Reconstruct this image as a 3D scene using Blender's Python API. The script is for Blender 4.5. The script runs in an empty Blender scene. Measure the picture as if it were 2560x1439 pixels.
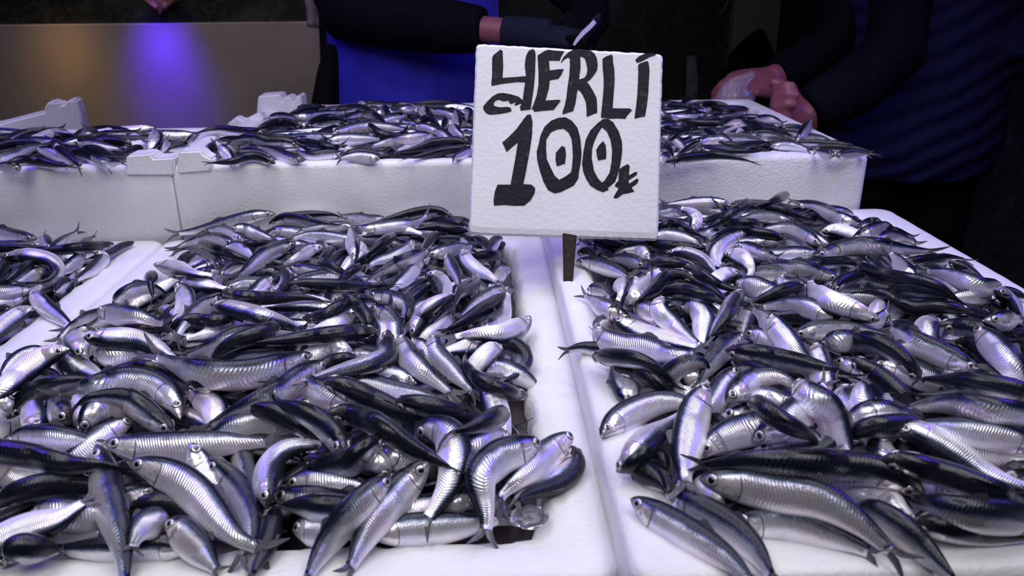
import bpy, bmesh, math, random
import numpy as np
from mathutils import Vector, Matrix
from mathutils.geometry import tessellate_polygon
random.seed(7)
S = bpy.context.scene
COL = S.collection

# ---------------------------------------------------------------- camera
W, H, FPX = 2560, 1439, 2000.0
CAM_Z = 1.25
def cam_axes(pitch=21.4, yaw=1.87, roll=0.5):
    p, y, r = map(math.radians, (pitch, yaw, roll))
    fwd = np.array([math.sin(y)*math.cos(p), math.cos(y)*math.cos(p), -math.sin(p)])
    right = np.array([math.cos(y), -math.sin(y), 0.0]); up = np.cross(right, fwd)
    r2 = right*math.cos(r) - up*math.sin(r)
    return r2, np.cross(r2, fwd), fwd
RX, UX, FX = cam_axes()
CAM = np.array([0, 0, CAM_Z])
cam_data = bpy.data.cameras.new('camera')
cam_data.sensor_width = 36; cam_data.lens = 36*FPX/W
cam_data.clip_start = 0.02; cam_data.clip_end = 50
cam = bpy.data.objects.new('camera', cam_data); COL.objects.link(cam)
cam.matrix_world = Matrix([[RX[i], UX[i], -FX[i], CAM[i]] for i in range(3)] + [[0, 0, 0, 1]])
cam_data.dof.use_dof = True; cam_data.dof.focus_distance = 0.85; cam_data.dof.aperture_fstop = 10.0
S.camera = cam
def ray(x, y): return (x-W/2)*RX - (y-H/2)*UX + FPX*FX
def pz(x, y, z):
    d = ray(x, y); return CAM + d*((z-CAM_Z)/d[2])
def py(x, y, Y):
    d = ray(x, y); return CAM + d*(Y/d[1])
def pj(P):
    v = np.array(P)-CAM; return W/2+FPX*(v@RX)/(v@FX), H/2-FPX*(v@UX)/(v@FX)

# ---------------------------------------------------------------- world, exposure
S.view_settings.view_transform = 'Standard'; S.view_settings.look = 'None'
S.view_settings.exposure = 0.13; S.view_settings.gamma = 1.0; S.view_settings.use_curve_mapping = False
wd = bpy.data.worlds.new('night'); S.world = wd; wd.use_nodes = True
wd.node_tree.nodes['Background'].inputs[0].default_value = (0.35, 0.3, 0.6, 1)
wd.node_tree.nodes['Background'].inputs[1].default_value = 0.006

# ---------------------------------------------------------------- lamps over the stall
def area(name, loc, target, size, power, color, spread=180, size_y=None):
    l = bpy.data.lights.new(name, 'AREA'); l.energy = power; l.color = color
    l.shape = 'RECTANGLE' if size_y else 'DISK'; l.size = size
    if size_y: l.size_y = size_y
    l.spread = math.radians(spread)
    o = bpy.data.objects.new(name, l); COL.objects.link(o); o.location = loc
    o.rotation_euler = (Vector(target)-Vector(loc)).to_track_quat('-Z', 'Y').to_euler()
    return o
def spot(name, loc, target, power, color, angle, blend=0.6, r=0.03):
    l = bpy.data.lights.new(name, 'SPOT'); l.energy = power; l.color = color
    l.spot_size = math.radians(angle); l.spot_blend = blend; l.shadow_soft_size = r
    o = bpy.data.objects.new(name, l); COL.objects.link(o); o.location = loc
    o.rotation_euler = (Vector(target)-Vector(loc)).to_track_quat('-Z', 'Y').to_euler()
    return o
WHITE = (0.94, 0.935, 1.0)
area('stall_lamp', (-0.40, 0.60, 2.0), (-0.3, 0.8, 0.9), 0.42, 2.7, WHITE, 125, 0.85)
area('stall_lamp', (0.45, 0.60, 2.0), (0.3, 0.8, 0.9), 0.42, 2.5, WHITE, 125, 0.85)
area('stall_lamp', (-0.1, 1.25, 2.05), (0.0, 1.0, 0.9), 1.3, 1.5, WHITE, 100, 0.10)
area('stall_lamp', (-0.35, -0.15, 1.95), (-0.2, 0.9, 0.95), 0.75, 2.5, WHITE, 110, 0.45)
area('stall_lamp', (0.65, -0.10, 1.95), (0.3, 0.9, 0.95), 0.6, 1.9, WHITE, 110, 0.40)
for i in range(9):
    spot('bulb', (-1.0+0.25*i, 1.25, 1.95), (-1.0+0.25*i, 0.9, 0.9), 0.45, (1.0, 0.95, 0.9), 100, 0.5, 0.012)
area('blue_led_lamp', (-1.15, 1.15, 1.8), (0.0, 0.9, 0.9), 0.5, 3.0, (0.14, 0.06, 1.0), 130, 0.12)
area('blue_led_lamp', (1.2, 0.95, 1.75), (0.3, 0.9, 0.9), 0.5, 3.0, (0.14, 0.06, 1.0), 130, 0.12)
area('blue_led_lamp', (0.0, 1.5, 2.05), (0.0, 0.9, 0.9), 0.8, 1.6, (0.16, 0.06, 1.0), 120, 0.08)

# ---------------------------------------------------------------- helpers
def tag(o, label=None, cat=None, group=None, kind=None):
    if label: o['label'] = label
    if cat: o['category'] = cat
    if group: o['group'] = group
    if kind: o['kind'] = kind
    return o
def empty(name, loc=(0, 0, 0)):
    o = bpy.data.objects.new(name, None); COL.objects.link(o); o.location = loc
    o.empty_display_size = 0.02
    return o
def link_mesh(name, me, mats, parent=None, smooth=True):
    for m in (mats if isinstance(mats, (list, tuple)) else [mats]): me.materials.append(m)
    if smooth: me.polygons.foreach_set('use_smooth', [True]*len(me.polygons))
    o = bpy.data.objects.new(name, me); COL.objects.link(o)
    if parent:
        o.parent = parent
        if parent.type == 'EMPTY': o.location = -Vector(parent.location)
    return o
def mesh_from(verts, faces, name):
    me = bpy.data.meshes.new(name); me.from_pydata([tuple(map(float, v)) for v in verts], [], faces); me.update(); return me
def bm_obj(name, bm, mats, parent=None, smooth=True):
    me = bpy.data.meshes.new(name); bm.to_mesh(me); bm.free(); return link_mesh(name, me, mats, parent, smooth)
def bm_box(bm, a, b, bevel=0.0, mi=0):
    r = bmesh.ops.create_cube(bm, size=1.0)
    a, b = Vector(a), Vector(b)
    for v in r['verts']: v.co = Vector([(a[i]+b[i])/2 + v.co[i]*(b[i]-a[i]) for i in range(3)])
    fs = {f for v in r['verts'] for f in v.link_faces}
    for f in fs: f.material_index = mi
    if bevel:
        es = list({e for v in r['verts'] for e in v.link_edges})
        bmesh.ops.bevel(bm, geom=es, offset=bevel, segments=3, affect='EDGES', profile=0.5)
def tube(bm, pts, rad, n=16, squash=None):
    """elliptical loft along pts; rad list of r or (rx, ry)"""
    pts = [Vector(p) for p in pts]; rings = []
    ref = Vector((0, 0, 1)) if squash is None else Vector(squash)
    for i, p in enumerate(pts):
        t = (pts[min(i+1, len(pts)-1)]-pts[max(i-1, 0)]).normalized()
        a = ref.cross(t)
        if a.length < 1e-3: a = Vector((1, 0, 0)).cross(t)
        a.normalize(); b = t.cross(a)
        r = rad[i]; rx, ry = (r, r) if not isinstance(r, (tuple, list)) else r
        rings.append([bm.verts.new(p + a*rx*math.cos(2*math.pi*k/n) + b*ry*math.sin(2*math.pi*k/n)) for k in range(n)])
    for A, B in zip(rings, rings[1:]):
        for k in range(n): bm.faces.new((A[k], A[(k+1) % n], B[(k+1) % n], B[k]))
    for R_, rev in ((rings[0], True), (rings[-1], False)):
        c = bm.verts.new(sum((v.co for v in R_), Vector())/n)
        for k in range(n):
            f = (c, R_[k], R_[(k+1) % n]); bm.faces.new(f[::-1] if rev else f)
def ball(bm, c, r, seg=16):
    r = r if isinstance(r, (tuple, list)) else (r, r, r)
    bmesh.ops.create_uvsphere(bm, u_segments=seg, v_segments=seg//2+2, radius=1.0, matrix=Matrix.Translation(c) @ Matrix.Diagonal((*r, 1)))
def fuse(o, voxel, smooth=6):
    m = o.modifiers.new('fuse', 'REMESH'); m.mode = 'VOXEL'; m.voxel_size = voxel; m.use_smooth_shade = True
    s = o.modifiers.new('soften', 'SMOOTH'); s.iterations = smooth; s.factor = 0.5
    return o

# ---------------------------------------------------------------- materials
class NT:
    def __init__(s, name):
        s.m = bpy.data.materials.new(name); s.m.use_nodes = True; s.t = s.m.node_tree
        s.p = s.t.nodes['Principled BSDF']
    def n(s, ty, **kw):
        nd = s.t.nodes.new(ty)
        for k, v in kw.items():
            if k.startswith('i_'): nd.inputs[k[2:].replace('_', ' ')].default_value = v
            else: setattr(nd, k, v)
        return nd
    def l(s, a, b): s.t.links.new(a, b)
    def set(s, **kw):
        for k, v in kw.items():
            s.p.inputs[k.replace('_', ' ')].default_value = v
        return s
    def ramp(s, fac, stops, interp='LINEAR'):
        r = s.n('ShaderNodeValToRGB'); e = r.color_ramp.elements; r.color_ramp.interpolation = interp
        while len(e) < len(stops): e.new(0.5)
        for x, (pos, c) in zip(e, stops):
            x.position = pos; x.color = (*c, 1) if isinstance(c, tuple) else (c, c, c, 1)
        s.l(fac, r.inputs[0]); return r.outputs[0]
    def math(s, op, a, b=None, c=None):
        nd = s.n('ShaderNodeMath', operation=op)
        for i, v in enumerate((a, b, c)):
            if v is None: continue
            if isinstance(v, (int, float)): nd.inputs[i].default_value = v
            else: s.l(v, nd.inputs[i])
        return nd.outputs[0]
    def mix(s, fac, a, b, blend='MIX'):
        nd = s.n('ShaderNodeMix', data_type='RGBA', blend_type=blend)
        for i, v in ((0, fac), (6, a), (7, b)):
            if isinstance(v, (int, float)): nd.inputs[i].default_value = v
            elif isinstance(v, tuple): nd.inputs[i].default_value = (*v, 1)
            else: s.l(v, nd.inputs[i])
        return nd.outputs[2]
    def bump(s, h, strength, dist, normal=None):
        b = s.n('ShaderNodeBump'); b.inputs['Strength'].default_value = strength; b.inputs['Distance'].default_value = dist
        s.l(h, b.inputs['Height'])
        if normal: s.l(normal, b.inputs['Normal'])
        return b.outputs[0]
    def coords(s, scale=1.0, which='Object'):
        c = s.n('ShaderNodeTexCoord'); m = s.n('ShaderNodeMapping'); m.inputs['Scale'].default_value = (scale,)*3 if isinstance(scale, (int, float)) else scale
        s.l(c.outputs[which], m.inputs[0]); return m.outputs[0]
def plain(name, color, rough=0.5, metal=0.0, **kw):
    q = NT(name).set(Base_Color=(*color, 1), Roughness=rough, Metallic=metal, **kw); return q.m

def fish_material():
    q = NT('anchovy_skin')
    uv = q.n('ShaderNodeUVMap'); uv.uv_map = 'UVMap'
    sp = q.n('ShaderNodeSeparateXYZ'); q.l(uv.outputs[0], sp.inputs[0])
    u, v = sp.outputs[0], sp.outputs[1]
    at = q.n('ShaderNodeAttribute'); at.attribute_name = 'rnd'; rnd = at.outputs['Fac']
    co = q.coords(1.0)
    nz = q.n('ShaderNodeTexNoise', i_Scale=120.0, i_Detail=4.0, i_Roughness=0.6); q.l(co, nz.inputs['Vector'])
    nf = nz.outputs['Fac']
    n2 = q.n('ShaderNodeTexNoise', i_Scale=38.0, i_Detail=3.0); q.l(co, n2.inputs['Vector'])
    # position round the body, slightly ragged, back line width differs fish to fish
    vv = q.math('ADD', v, q.math('MULTIPLY', q.math('SUBTRACT', nf, 0.5), 0.10))
    vv = q.math('ADD', vv, q.math('MULTIPLY', q.math('SUBTRACT', rnd, 0.5), 0.17))
    vv = q.math('SUBTRACT', vv, q.math('MULTIPLY', q.math('SUBTRACT', 1.0, q.math('MINIMUM', q.math('MULTIPLY', q.math('SUBTRACT', 1.0, u), 3.5), 1.0)), 0.06))
    col = q.ramp(vv, [(0.0, (.006, .007, .012)), (0.25, (.005, .007, .016)), (0.30, (.014, .028, .062)), (0.345, (.24, .27, .36)), (0.40, (.80, .80, .86)), (0.60, (.95, .94, .98)), (0.80, (.88, .86, .92)), (1.0, (.82, .79, .84))])
    met = q.ramp(vv, [(0.0, 0.10), (0.27, 0.25), (0.36, 0.75), (0.64, 0.72), (0.85, 0.35), (1.0, 0.25)])
    # pearly pink and blue patches
    tint = q.ramp(n2.outputs['Fac'], [(0.3, (.80, .80, 1.0)), (0.48, (1, 1, 1)), (0.62, (1.0, .86, .90)), (0.75, (.88, .95, 1.0))])
    col = q.mix(0.75, col, tint, 'MULTIPLY')
    # head: dusky snout top, gill slit
    du = q.math('ADD', u, q.math('MULTIPLY', q.math('POWER', q.math('ABSOLUTE', q.math('SUBTRACT', v, 0.5)), 2.0), 0.22))
    slit = q.math('MULTIPLY', q.math('LESS_THAN', q.math('ABSOLUTE', q.math('SUBTRACT', du, 0.197)), 0.0035), q.math('GREATER_THAN', v, 0.28))
    snout = q.ramp(u, [(0.0, 0.75), (0.05, 0.42), (0.11, 0.0)])
    col = q.mix(snout, col, (.06, .045, .05))
    mouth = q.math('MULTIPLY', q.math('LESS_THAN', q.math('ABSOLUTE', q.math('SUBTRACT', v, q.math('ADD', 0.60, q.math('MULTIPLY', u, 1.2)))), 0.016), q.math('LESS_THAN', u, 0.10))
    col = q.mix(q.math('MULTIPLY', q.math('MAXIMUM', slit, mouth), 0.85), col, (.02, .012, .015))
    gillpink = q.math('MULTIPLY', q.ramp(u, [(0.08, 0.0), (0.14, 0.5), (0.19, 0.6), (0.22, 0.0)]), q.ramp(nf, [(0.42, 0.0), (0.62, 1.0)]))
    col = q.mix(q.math('MULTIPLY', q.math('MULTIPLY', gillpink, q.math('GREATER_THAN', v, 0.33)), 0.35), col, (.65, .45, .42))
    # ribbed scales on the flank
    ribc = q.math('ADD', q.math('MULTIPLY', u, 400.0), q.math('MULTIPLY', q.math('ABSOLUTE', q.math('SUBTRACT', v, 0.5)), 34.0))
    ribc = q.math('ADD', ribc, q.math('MULTIPLY', n2.outputs['Fac'], 9.0))
    rib = q.math('MULTIPLY', q.math('ADD', q.math('SINE', ribc), 1.0), 0.5)
    body = q.math('MULTIPLY', q.ramp(u, [(0.19, 0.0), (0.23, 1.0), (0.8, 1.0), (0.9, 0.3)]), q.ramp(v, [(0.12, 0.35), (0.3, 1.0), (0.62, 0.9), (0.78, 0.0)]))
    ribm = q.math('MULTIPLY', rib, body)
    col = q.mix(q.math('MULTIPLY', ribm, 0.26), col, (.05, .06, .10))
    vor = q.n('ShaderNodeTexVoronoi', i_Scale=620.0); q.l(co, vor.inputs['Vector'])
    h = q.math('ADD', q.math('MULTIPLY', ribm, 1.0), q.math('MULTIPLY', nf, 1.3))
    h = q.math('ADD', h, q.math('MULTIPLY', vor.outputs['Distance'], 0.35))
    b1 = q.bump(h, 0.5, 0.0005)
    q.l(col, q.p.inputs['Base Color']); q.l(met, q.p.inputs['Metallic'])
    rough = q.math('ADD', q.ramp(vv, [(0.0, 0.24), (0.3, 0.26), (0.45, 0.29), (1.0, 0.38)]), q.math('MULTIPLY', q.math('SUBTRACT', nf, 0.5), 0.22))
    q.l(rough, q.p.inputs['Roughness']); q.l(b1, q.p.inputs['Normal'])
    q.set(Coat_Weight=0.35, Coat_Roughness=0.05, Specular_IOR_Level=0.22)
    wet = q.n('ShaderNodeTexNoise', i_Scale=850.0, i_Detail=2.0); q.l(co, wet.inputs['Vector'])
    q.l(q.bump(wet.outputs['Fac'], 0.5, 0.0006), q.p.inputs['Coat Normal'])
    return q.m
M_SKIN = fish_material()
def fin_material():
    q = NT('fin_membrane'); uv = q.n('ShaderNodeUVMap'); uv.uv_map = 'UVMap'
    sp = q.n('ShaderNodeSeparateXYZ'); q.l(uv.outputs[0], sp.inputs[0])
    s_ = q.math('MULTIPLY', q.math('ADD', q.math('SINE', q.math('MULTIPLY', sp.outputs[1], 75.0)), 1.0), 0.5)
    c = q.mix(s_, (.035, .035, .05), (.16, .15, .18)); q.l(c, q.p.inputs['Base Color'])
    q.l(q.bump(s_, 0.5, 0.0004), q.p.inputs['Normal']); q.set(Roughness=0.28, Alpha=0.93, Coat_Weight=0.4)
    return q.m
M_FIN = fin_material()
def gill_material():
    q = NT('gill_plate'); co = q.coords(1.0)
    n = q.n('ShaderNodeTexNoise', i_Scale=170.0, i_Detail=3.0); q.l(co, n.inputs['Vector'])
    q.l(q.ramp(n.outputs['Fac'], [(0.3, (.42, .42, .55)), (0.48, (.80, .78, .84)), (0.6, (.90, .82, .78)), (0.72, (.70, .56, .58))]), q.p.inputs['Base Color'])
    q.l(q.bump(n.outputs['Fac'], 0.35, 0.0008), q.p.inputs['Normal'])
    q.set(Metallic=0.65, Roughness=0.22, Coat_Weight=0.6, Coat_Roughness=0.05); return q.m
M_GILL = gill_material()
M_IRIS = plain('eye_iris', (.50, .47, .48), 0.22, 0.5, Coat_Weight=1.0, Coat_Roughness=0.03)
M_PUPIL = plain('eye_pupil', (.003, .003, .006), 0.06, 0.0, Coat_Weight=1.0)
M_SOCKET = plain('eye_socket', (.02, .018, .025), 0.2, 0.3)

def foam_material(name='expanded_foam', grain=1.0):
    q = NT(name); co = q.coords(1.0)
    v = q.n('ShaderNodeTexVoronoi', i_Scale=230.0); q.l(co, v.inputs['Vector'])
    n = q.n('ShaderNodeTexNoise', i_Scale=18.0, i_Detail=5.0); q.l(co, n.inputs['Vector'])
    n2 = q.n('ShaderNodeTexNoise', i_Scale=420.0, i_Detail=2.0); q.l(co, n2.inputs['Vector'])
    q.l(q.ramp(n.outputs['Fac'], [(0.3, (.645, .64, .645)), (0.7, (.71, .705, .71))]), q.p.inputs['Base Color'])
    h = q.math('ADD', v.outputs['Distance'], q.math('MULTIPLY', n2.outputs['Fac'], 0.8*grain))
    h = q.math('ADD', h, q.math('MULTIPLY', n.outputs['Fac'], 1.2))
    q.l(q.bump(h, 0.32, 0.0011*grain), q.p.inputs['Normal'])
    q.set(Roughness=0.42, Subsurface_Weight=0.12, Subsurface_Radius=(.01, .01, .012), Coat_Weight=0.12, Coat_Roughness=0.25)
    return q.m
M_FOAM = foam_material(); M_FOAMG = foam_material('icy_foam', 2.2)

# ---------------------------------------------------------------- room
def marble(name, dark, vein, scale=3.0, rough=0.25):
    q = NT(name); co = q.coords(1.0)
    n = q.n('ShaderNodeTexNoise', i_Scale=scale, i_Detail=9.0, i_Roughness=0.65, i_Distortion=1.6); q.l(co, n.inputs['Vector'])
    n2 = q.n('ShaderNodeTexNoise', i_Scale=scale*2.7, i_Detail=6.0, i_Distortion=2.4); q.l(co, n2.inputs['Vector'])
    c1 = q.ramp(n.outputs['Fac'], [(0.35, dark), (0.55, tuple(x*1.6 for x in dark)), (0.72, vein)])
    edge = q.math('SUBTRACT', 1.0, q.math('MINIMUM', q.math('MULTIPLY', q.math('ABSOLUTE', q.math('SUBTRACT', n2.outputs['Fac'], 0.5)), 28.0), 1.0))
    q.l(q.mix(q.math('MULTIPLY', edge, 0.35), c1, vein), q.p.inputs['Base Color']); q.set(Roughness=rough); return q.m
M_MARBLE = marble('green_marble', (.010, .013, .013), (.06, .065, .055))
M_FLOOR = marble('floor_stone', (.010, .010, .013), (.03, .03, .035), 2.0, 0.35)
def brushed(name='brushed_steel'):
    q = NT(name); co = q.coords((1.0, 1.0, 1.0))
    m = q.n('ShaderNodeMapping'); m.inputs['Scale'].default_value = (2.5, 2.5, 420); q.l(co, m.inputs[0])
    n = q.n('ShaderNodeTexNoise', i_Scale=1.0, i_Detail=3.0); q.l(m.outputs[0], n.inputs['Vector'])
    b = q.n('ShaderNodeTexNoise', i_Scale=7.0, i_Detail=5.0, i_Roughness=0.65); q.l(co, b.inputs['Vector'])
    q.l(q.ramp(b.outputs['Fac'], [(0.3, (.42, .38, .38)), (0.7, (.48, .44, .44))]), q.p.inputs['Base Color'])
    q.l(q.math('ADD', q.math('MULTIPLY', n.outputs['Fac'], 0.12), q.math('MULTIPLY', b.outputs['Fac'], 0.35)), q.p.inputs['Roughness'])
    q.l(q.bump(n.outputs['Fac'], 0.08, 0.0006), q.p.inputs['Normal'])
    tg = q.n('ShaderNodeTangent', direction_type='RADIAL', axis='Z'); q.l(tg.outputs[0], q.p.inputs['Tangent'])
    q.set(Metallic=0.45, Anisotropic=0.7); return q.m
M_STEEL = brushed()
def struct(name, a, b, mat, bevel=0.0):
    bm = bmesh.new(); bm_box(bm, a, b, bevel); o = bm_obj(name, bm, mat, None, False); return tag(o, kind='structure')
struct('floor', (-4, -1.5, -0.1), (4, 3.3, 0.0), M_FLOOR)
struct('wall_back', (-4, 3.1, 0), (4, 3.25, 3.2), M_MARBLE)
# steel splashback stands in front of the marble, with a marble ledge above it on the left
px0 = py(-200, 60, 2.6); px1 = py(1000, 48, 2.6)
steel_top = py(400, 58, 2.6)[2]
bm = bmesh.new(); bm_box(bm, (-2.4, 2.60, 0.0), (px1[0], 2.66, steel_top), 0.004)
o = bm_obj('steel_splashback', bm, M_STEEL, None, False)
tag(o, 'brushed steel panel behind the stall, catching yellow and blue lamp glow', 'wall panel')
struct('wall_left', (-4, 2.63, steel_top-0.02), (px1[0]+0.02, 3.1, 3.2), M_MARBLE)
# added spots graze the splashback, standing in for lamp reflections in the steel
g1 = py(150, 60, 2.6); g2 = py(400, 58, 2.6)
spot('warm_glow_spot', (g1[0]+.02, 2.45, steel_top+0.12), (g1[0], 2.6, steel_top-0.16), 3.2, (1.0, 0.52, 0.10), 60, 1.0, 0.10)
spot('blue_glow_spot', (g2[0]+0.0, 2.47, steel_top+0.10), (g2[0], 2.6, steel_top-0.12), 16.0, (0.10, 0.012, 1.0), 56, 1.0, 0.07)
spot('blue_glow_spot', (g2[0]+0.0, 2.30, steel_top+0.75), (g2[0]+0.01, 2.6, steel_top-0.5), 40.0, (0.12, 0.015, 1.0), 18, 1.0, 0.03)
area('panel_fill', (-0.9, 1.9, 2.3), (-0.8, 2.6, 0.9), 0.5, 2.9, (1.0, 0.80, 0.80), 120)  # unseen fill, added to brighten the steel panel

# grey wall panel and dark marble pilaster behind the right-hand seller
a = py(1838, -60, 3.08); b = py(1928, 170, 3.08)
bm = bmesh.new(); bm_box(bm, (a[0], 3.04, b[2]), (b[0], 3.10, a[2]), 0.004)
tag(bm_obj('wall_cabinet', bm, plain('grey_paint', (.10, .095, .11), 0.6), None, False), 'narrow grey painted panel on the dark wall between the sellers', 'panel')
a = py(2482, 0, 2.5); bm = bmesh.new(); bm_box(bm, (a[0], 2.45, 0), (a[0]+0.6, 2.8, 3.0), 0.01)
tag(bm_obj('marble_pillar', bm, marble('pillar_marble', (.03, .03, .045), (.16, .15, .20), 5.0, 0.3), None, False), kind='structure')

# ---------------------------------------------------------------- stall counter
M_DARKMETAL = plain('counter_metal', (.03, .03, .035), 0.4, 0.6)
ZL, ZR, ZB = 0.90, 0.928, 1.007
YF0, YF1, YB0, YB1 = 0.395, 1.1145, 1.116, 1.665
BOX_H = 0.105; BACK_H = 0.128
root = empty('stall_counter', (0, 0.9, 0))
tag(root, 'dark metal stall counter in two tiers carrying the foam fish boxes', 'counter')
bm = bmesh.new(); bm_box(bm, (-1.10, 0.30, ZL-BOX_H-0.03), (0.70, 1.112, ZL-BOX_H), 0.004); bm_obj('lower_shelf', bm, M_DARKMETAL, root, False)
bm = bmesh.new(); bm_box(bm, (0.090, 0.38, ZL-BOX_H), (0.580, 1.10, ZR-BOX_H), 0.003); bm_obj('riser', bm, M_DARKMETAL, root, False)
bm = bmesh.new(); bm_box(bm, (-1.10, 1.113, ZB-BACK_H-0.05), (0.60, 1.70, ZB-BACK_H), 0.004); bm_obj('upper_shelf', bm, M_DARKMETAL, root, False)
for x in (-1.05, 0.55):
    for y, zt in ((0.36, ZL-BOX_H-0.03), (1.64, ZB-BACK_H-0.05)):
        bm = bmesh.new(); bm_box(bm, (x-0.02, y-0.02, 0), (x+0.02, y+0.02, zt), 0.003); bm_obj('leg', bm, M_DARKMETAL, root, False)

# ---------------------------------------------------------------- foam boxes
def rr_loop(x0, x1, y0, y1, r, z, seg=5, per=40, jit=0.0, rng=None):
    """rounded rectangle, counter-clockwise, fixed vertex count"""
    P = []
    cs = [(x1-r, y0+r, -90), (x1-r, y1-r, 0), (x0+r, y1-r, 90), (x0+r, y0+r, 180)]
    arcs = [[(cx+r*math.cos(math.radians(a0+90*k/seg)), cy+r*math.sin(math.radians(a0+90*k/seg))) for k in range(seg+1)] for cx, cy, a0 in cs]
    for i in range(4):
        P += arcs[i]
        p, q = arcs[i][-1], arcs[(i+1) % 4][0]
        for k in range(1, per): P.append((p[0]+(q[0]-p[0])*k/per, p[1]+(q[1]-p[1])*k/per))
    out = []
    for (x, y) in P:
        j = (lambda: (rng.random()-0.5)*2*jit) if jit else (lambda: 0)
        out.append((x+j(), y+j(), z+j()*0.6))
    return out
def foam_tray(name, x0, x1, y0, y1, z, h, rim, mat, grain=0.0016, rimf=None, seed=1, cut=None, R0=.018):
    rng = random.Random(seed); rf = rimf or rim
    L = []
    L.append(rr_loop(x0+.008, x1-.008, y0+.008, y1-.008, R0, z-h))
    L.append(rr_loop(x0, x1, y0, y1, R0, z-h+.008))
    L.append(rr_loop(x0, x1, y0, y1, R0, z-.009, jit=.0003, rng=rng))
    L.append(rr_loop(x0+.0015, x1-.0015, y0+.0015, y1-.0015, R0, z-.004, jit=.0003, rng=rng))
    L.append(rr_loop(x0+.0045, x1-.0045, y0+.0045, y1-.0045, R0, z-.001, jit=.0003, rng=rng))
    L.append(rr_loop(x0+.010, x1-.010, y0+.010, y1-.010, R0, z, jit=.0004, rng=rng))
    def inner(f): return (x0+rim*f, x1-rim*f, y0+rf*f, y1-rim*f)
    L.append(rr_loop(*inner(.62), .03, z-.0005, jit=.0006, rng=rng))
    L.append(rr_loop(*inner(.90), .03, z-.002, jit=grain*.7, rng=rng))
    L.append(rr_loop(*inner(1.05), .03, z-.007, jit=grain, rng=rng))
    L.append(rr_loop(*inner(1.15), .03, z-.020, jit=grain, rng=rng))
    L.append(rr_loop(*inner(1.30), .03, z-h+.02))
    V = [p for l in L for p in l]; n = len(L[0]); F = []
    for i in range(len(L)-1):
        for k in range(n): F.append((i*n+k, i*n+(k+1) % n, (i+1)*n+(k+1) % n, (i+1)*n+k))
    F.append(tuple(range(n))[::-1]); F.append(tuple((len(L)-1)*n+k for k in range(n)))
    if cut: V = [cut(p) for p in V]
    me = mesh_from(V, F, name)
    return link_mesh(name, me, mat)
XL0, XL1, XR0, XR1 = -0.460, 0.0815, 0.0795, 0.588
def tray(*a, label, **k):
    o = foam_tray('foam_box', *a, **k); tag(o, label, 'foam box', 'white foam boxes of anchovies'); return o
tray(XL0, XL1, YF0, YF1, ZL, BOX_H, .042, M_FOAM, seed=1, label='large white foam fish box at front, left of the sign stake', grain=.0022)
tray(XR0, XR1, 0.362, YF1, ZR, BOX_H, .040, M_FOAM, seed=2, label='large white foam fish box at front right, with the sign stake in its rim', grain=.0022)
tray(-1.0, XL0-.0006, YF0, YF1, ZL, BOX_H, .045, M_FOAM, seed=3, label='white foam fish box cut off by the left edge of the photo, front row', grain=.0035)
tray(-.4385, .0605, YB0, YB1, ZB, BACK_H, .030, M_FOAM, R0=.005, seed=4, label='raised white foam fish box in the back row, left of the sign', grain=.0016)
tray(.061, .552, YB0, YB1, ZB, BACK_H, .030, M_FOAMG, R0=.012, seed=5, rimf=.040, label='raised white foam fish box in the back row, right of the sign', grain=.0042)
tray(-.98, -.439, YB0, 1.42, ZB, BACK_H, .030, M_FOAM, R0=.005, seed=6, label='raised white foam fish box in the back row, cut off at the left edge', grain=.002)

def lump_poly(name, pts, thick_dir, parent=None, mat=M_FOAM, bevel=.004):
    """prism from world points extruded along thick_dir, bevelled"""
    bm = bmesh.new(); vs = [bm.verts.new(p) for p in pts]; f = bm.faces.new(vs)
    r = bmesh.ops.extrude_face_region(bm, geom=[f]); nv = [g for g in r['geom'] if isinstance(g, bmesh.types.BMVert)]
    for v in nv: v.co += Vector(thick_dir)
    bmesh.ops.recalc_face_normals(bm, faces=bm.faces)
    bmesh.ops.bevel(bm, geom=list(bm.edges), offset=bevel, segments=3, affect='EDGES')
    return bm_obj(name, bm, mat, parent, False)
# broken side wall of a foam box standing behind the far left box
xw = -0.735
def on_x(px_, py_, X):
    d = ray(px_, py_); return CAM + d*(X/d[0])
side = []
wall_pts = [(-160, 372), (-160, 338), (0, 309), (60, 293), (110, 281), (113, 262), (122, 255), (142, 256), (147, 263), (160, 262), (166, 252), (190, 251), (201, 280), (219, 372)]
P = []
for (a_, b_) in wall_pts:
    p = py(a_, b_, 1.30 + 0.28*min(1, max(0, (a_+160)/380)))
    P.append(p)
o = lump_poly('broken_foam_board', P, (-.012, .05, .0), mat=M_FOAM, bevel=.003)
tag(o, 'broken white foam box side with a notched corner, standing behind the far left box', 'foam board')
# raised, notched corner of the left rear box
root = empty('broken_foam_corner', py(700, 290, 1.63)); tag(root, 'notched white foam corner block on the back of the left rear box', 'foam block')
def prism_px(name, pts, Y, th, parent=None, mat=M_FOAM, bevel=.004):
    return lump_poly(name, [py(a_, b_, Y) for a_, b_ in pts], (0, th, 0), parent, mat, min(bevel, .0025))
prism_px('corner_block', [(640, 300), (645, 240), (700, 236), (705, 252), (712, 242), (728, 243), (733, 258), (740, 240), (752, 239), (758, 300)], 1.61, .05, root)
prism_px('chipped_rim', [(556, 335), (560, 316), (590, 292), (606, 302), (648, 280), (660, 300), (640, 330)], 1.50, .03, root, bevel=.003)
# raised corner pieces at the front join of the back row
root = empty('foam_corner_lug', py(380, 400, YB0)); tag(root, 'stepped white foam lug where the two left rear boxes meet', 'foam lug')
prism_px('lug', [(313, 402), (316, 388), (375, 383), (383, 396), (434, 393), (436, 404), (434, 440), (313, 440)], YB0-.004, .035, root)
prism_px('lug', [(443, 404), (446, 378), (500, 376), (508, 386), (530, 398), (530, 430), (443, 436)], YB0-.003, .030, root)

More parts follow.
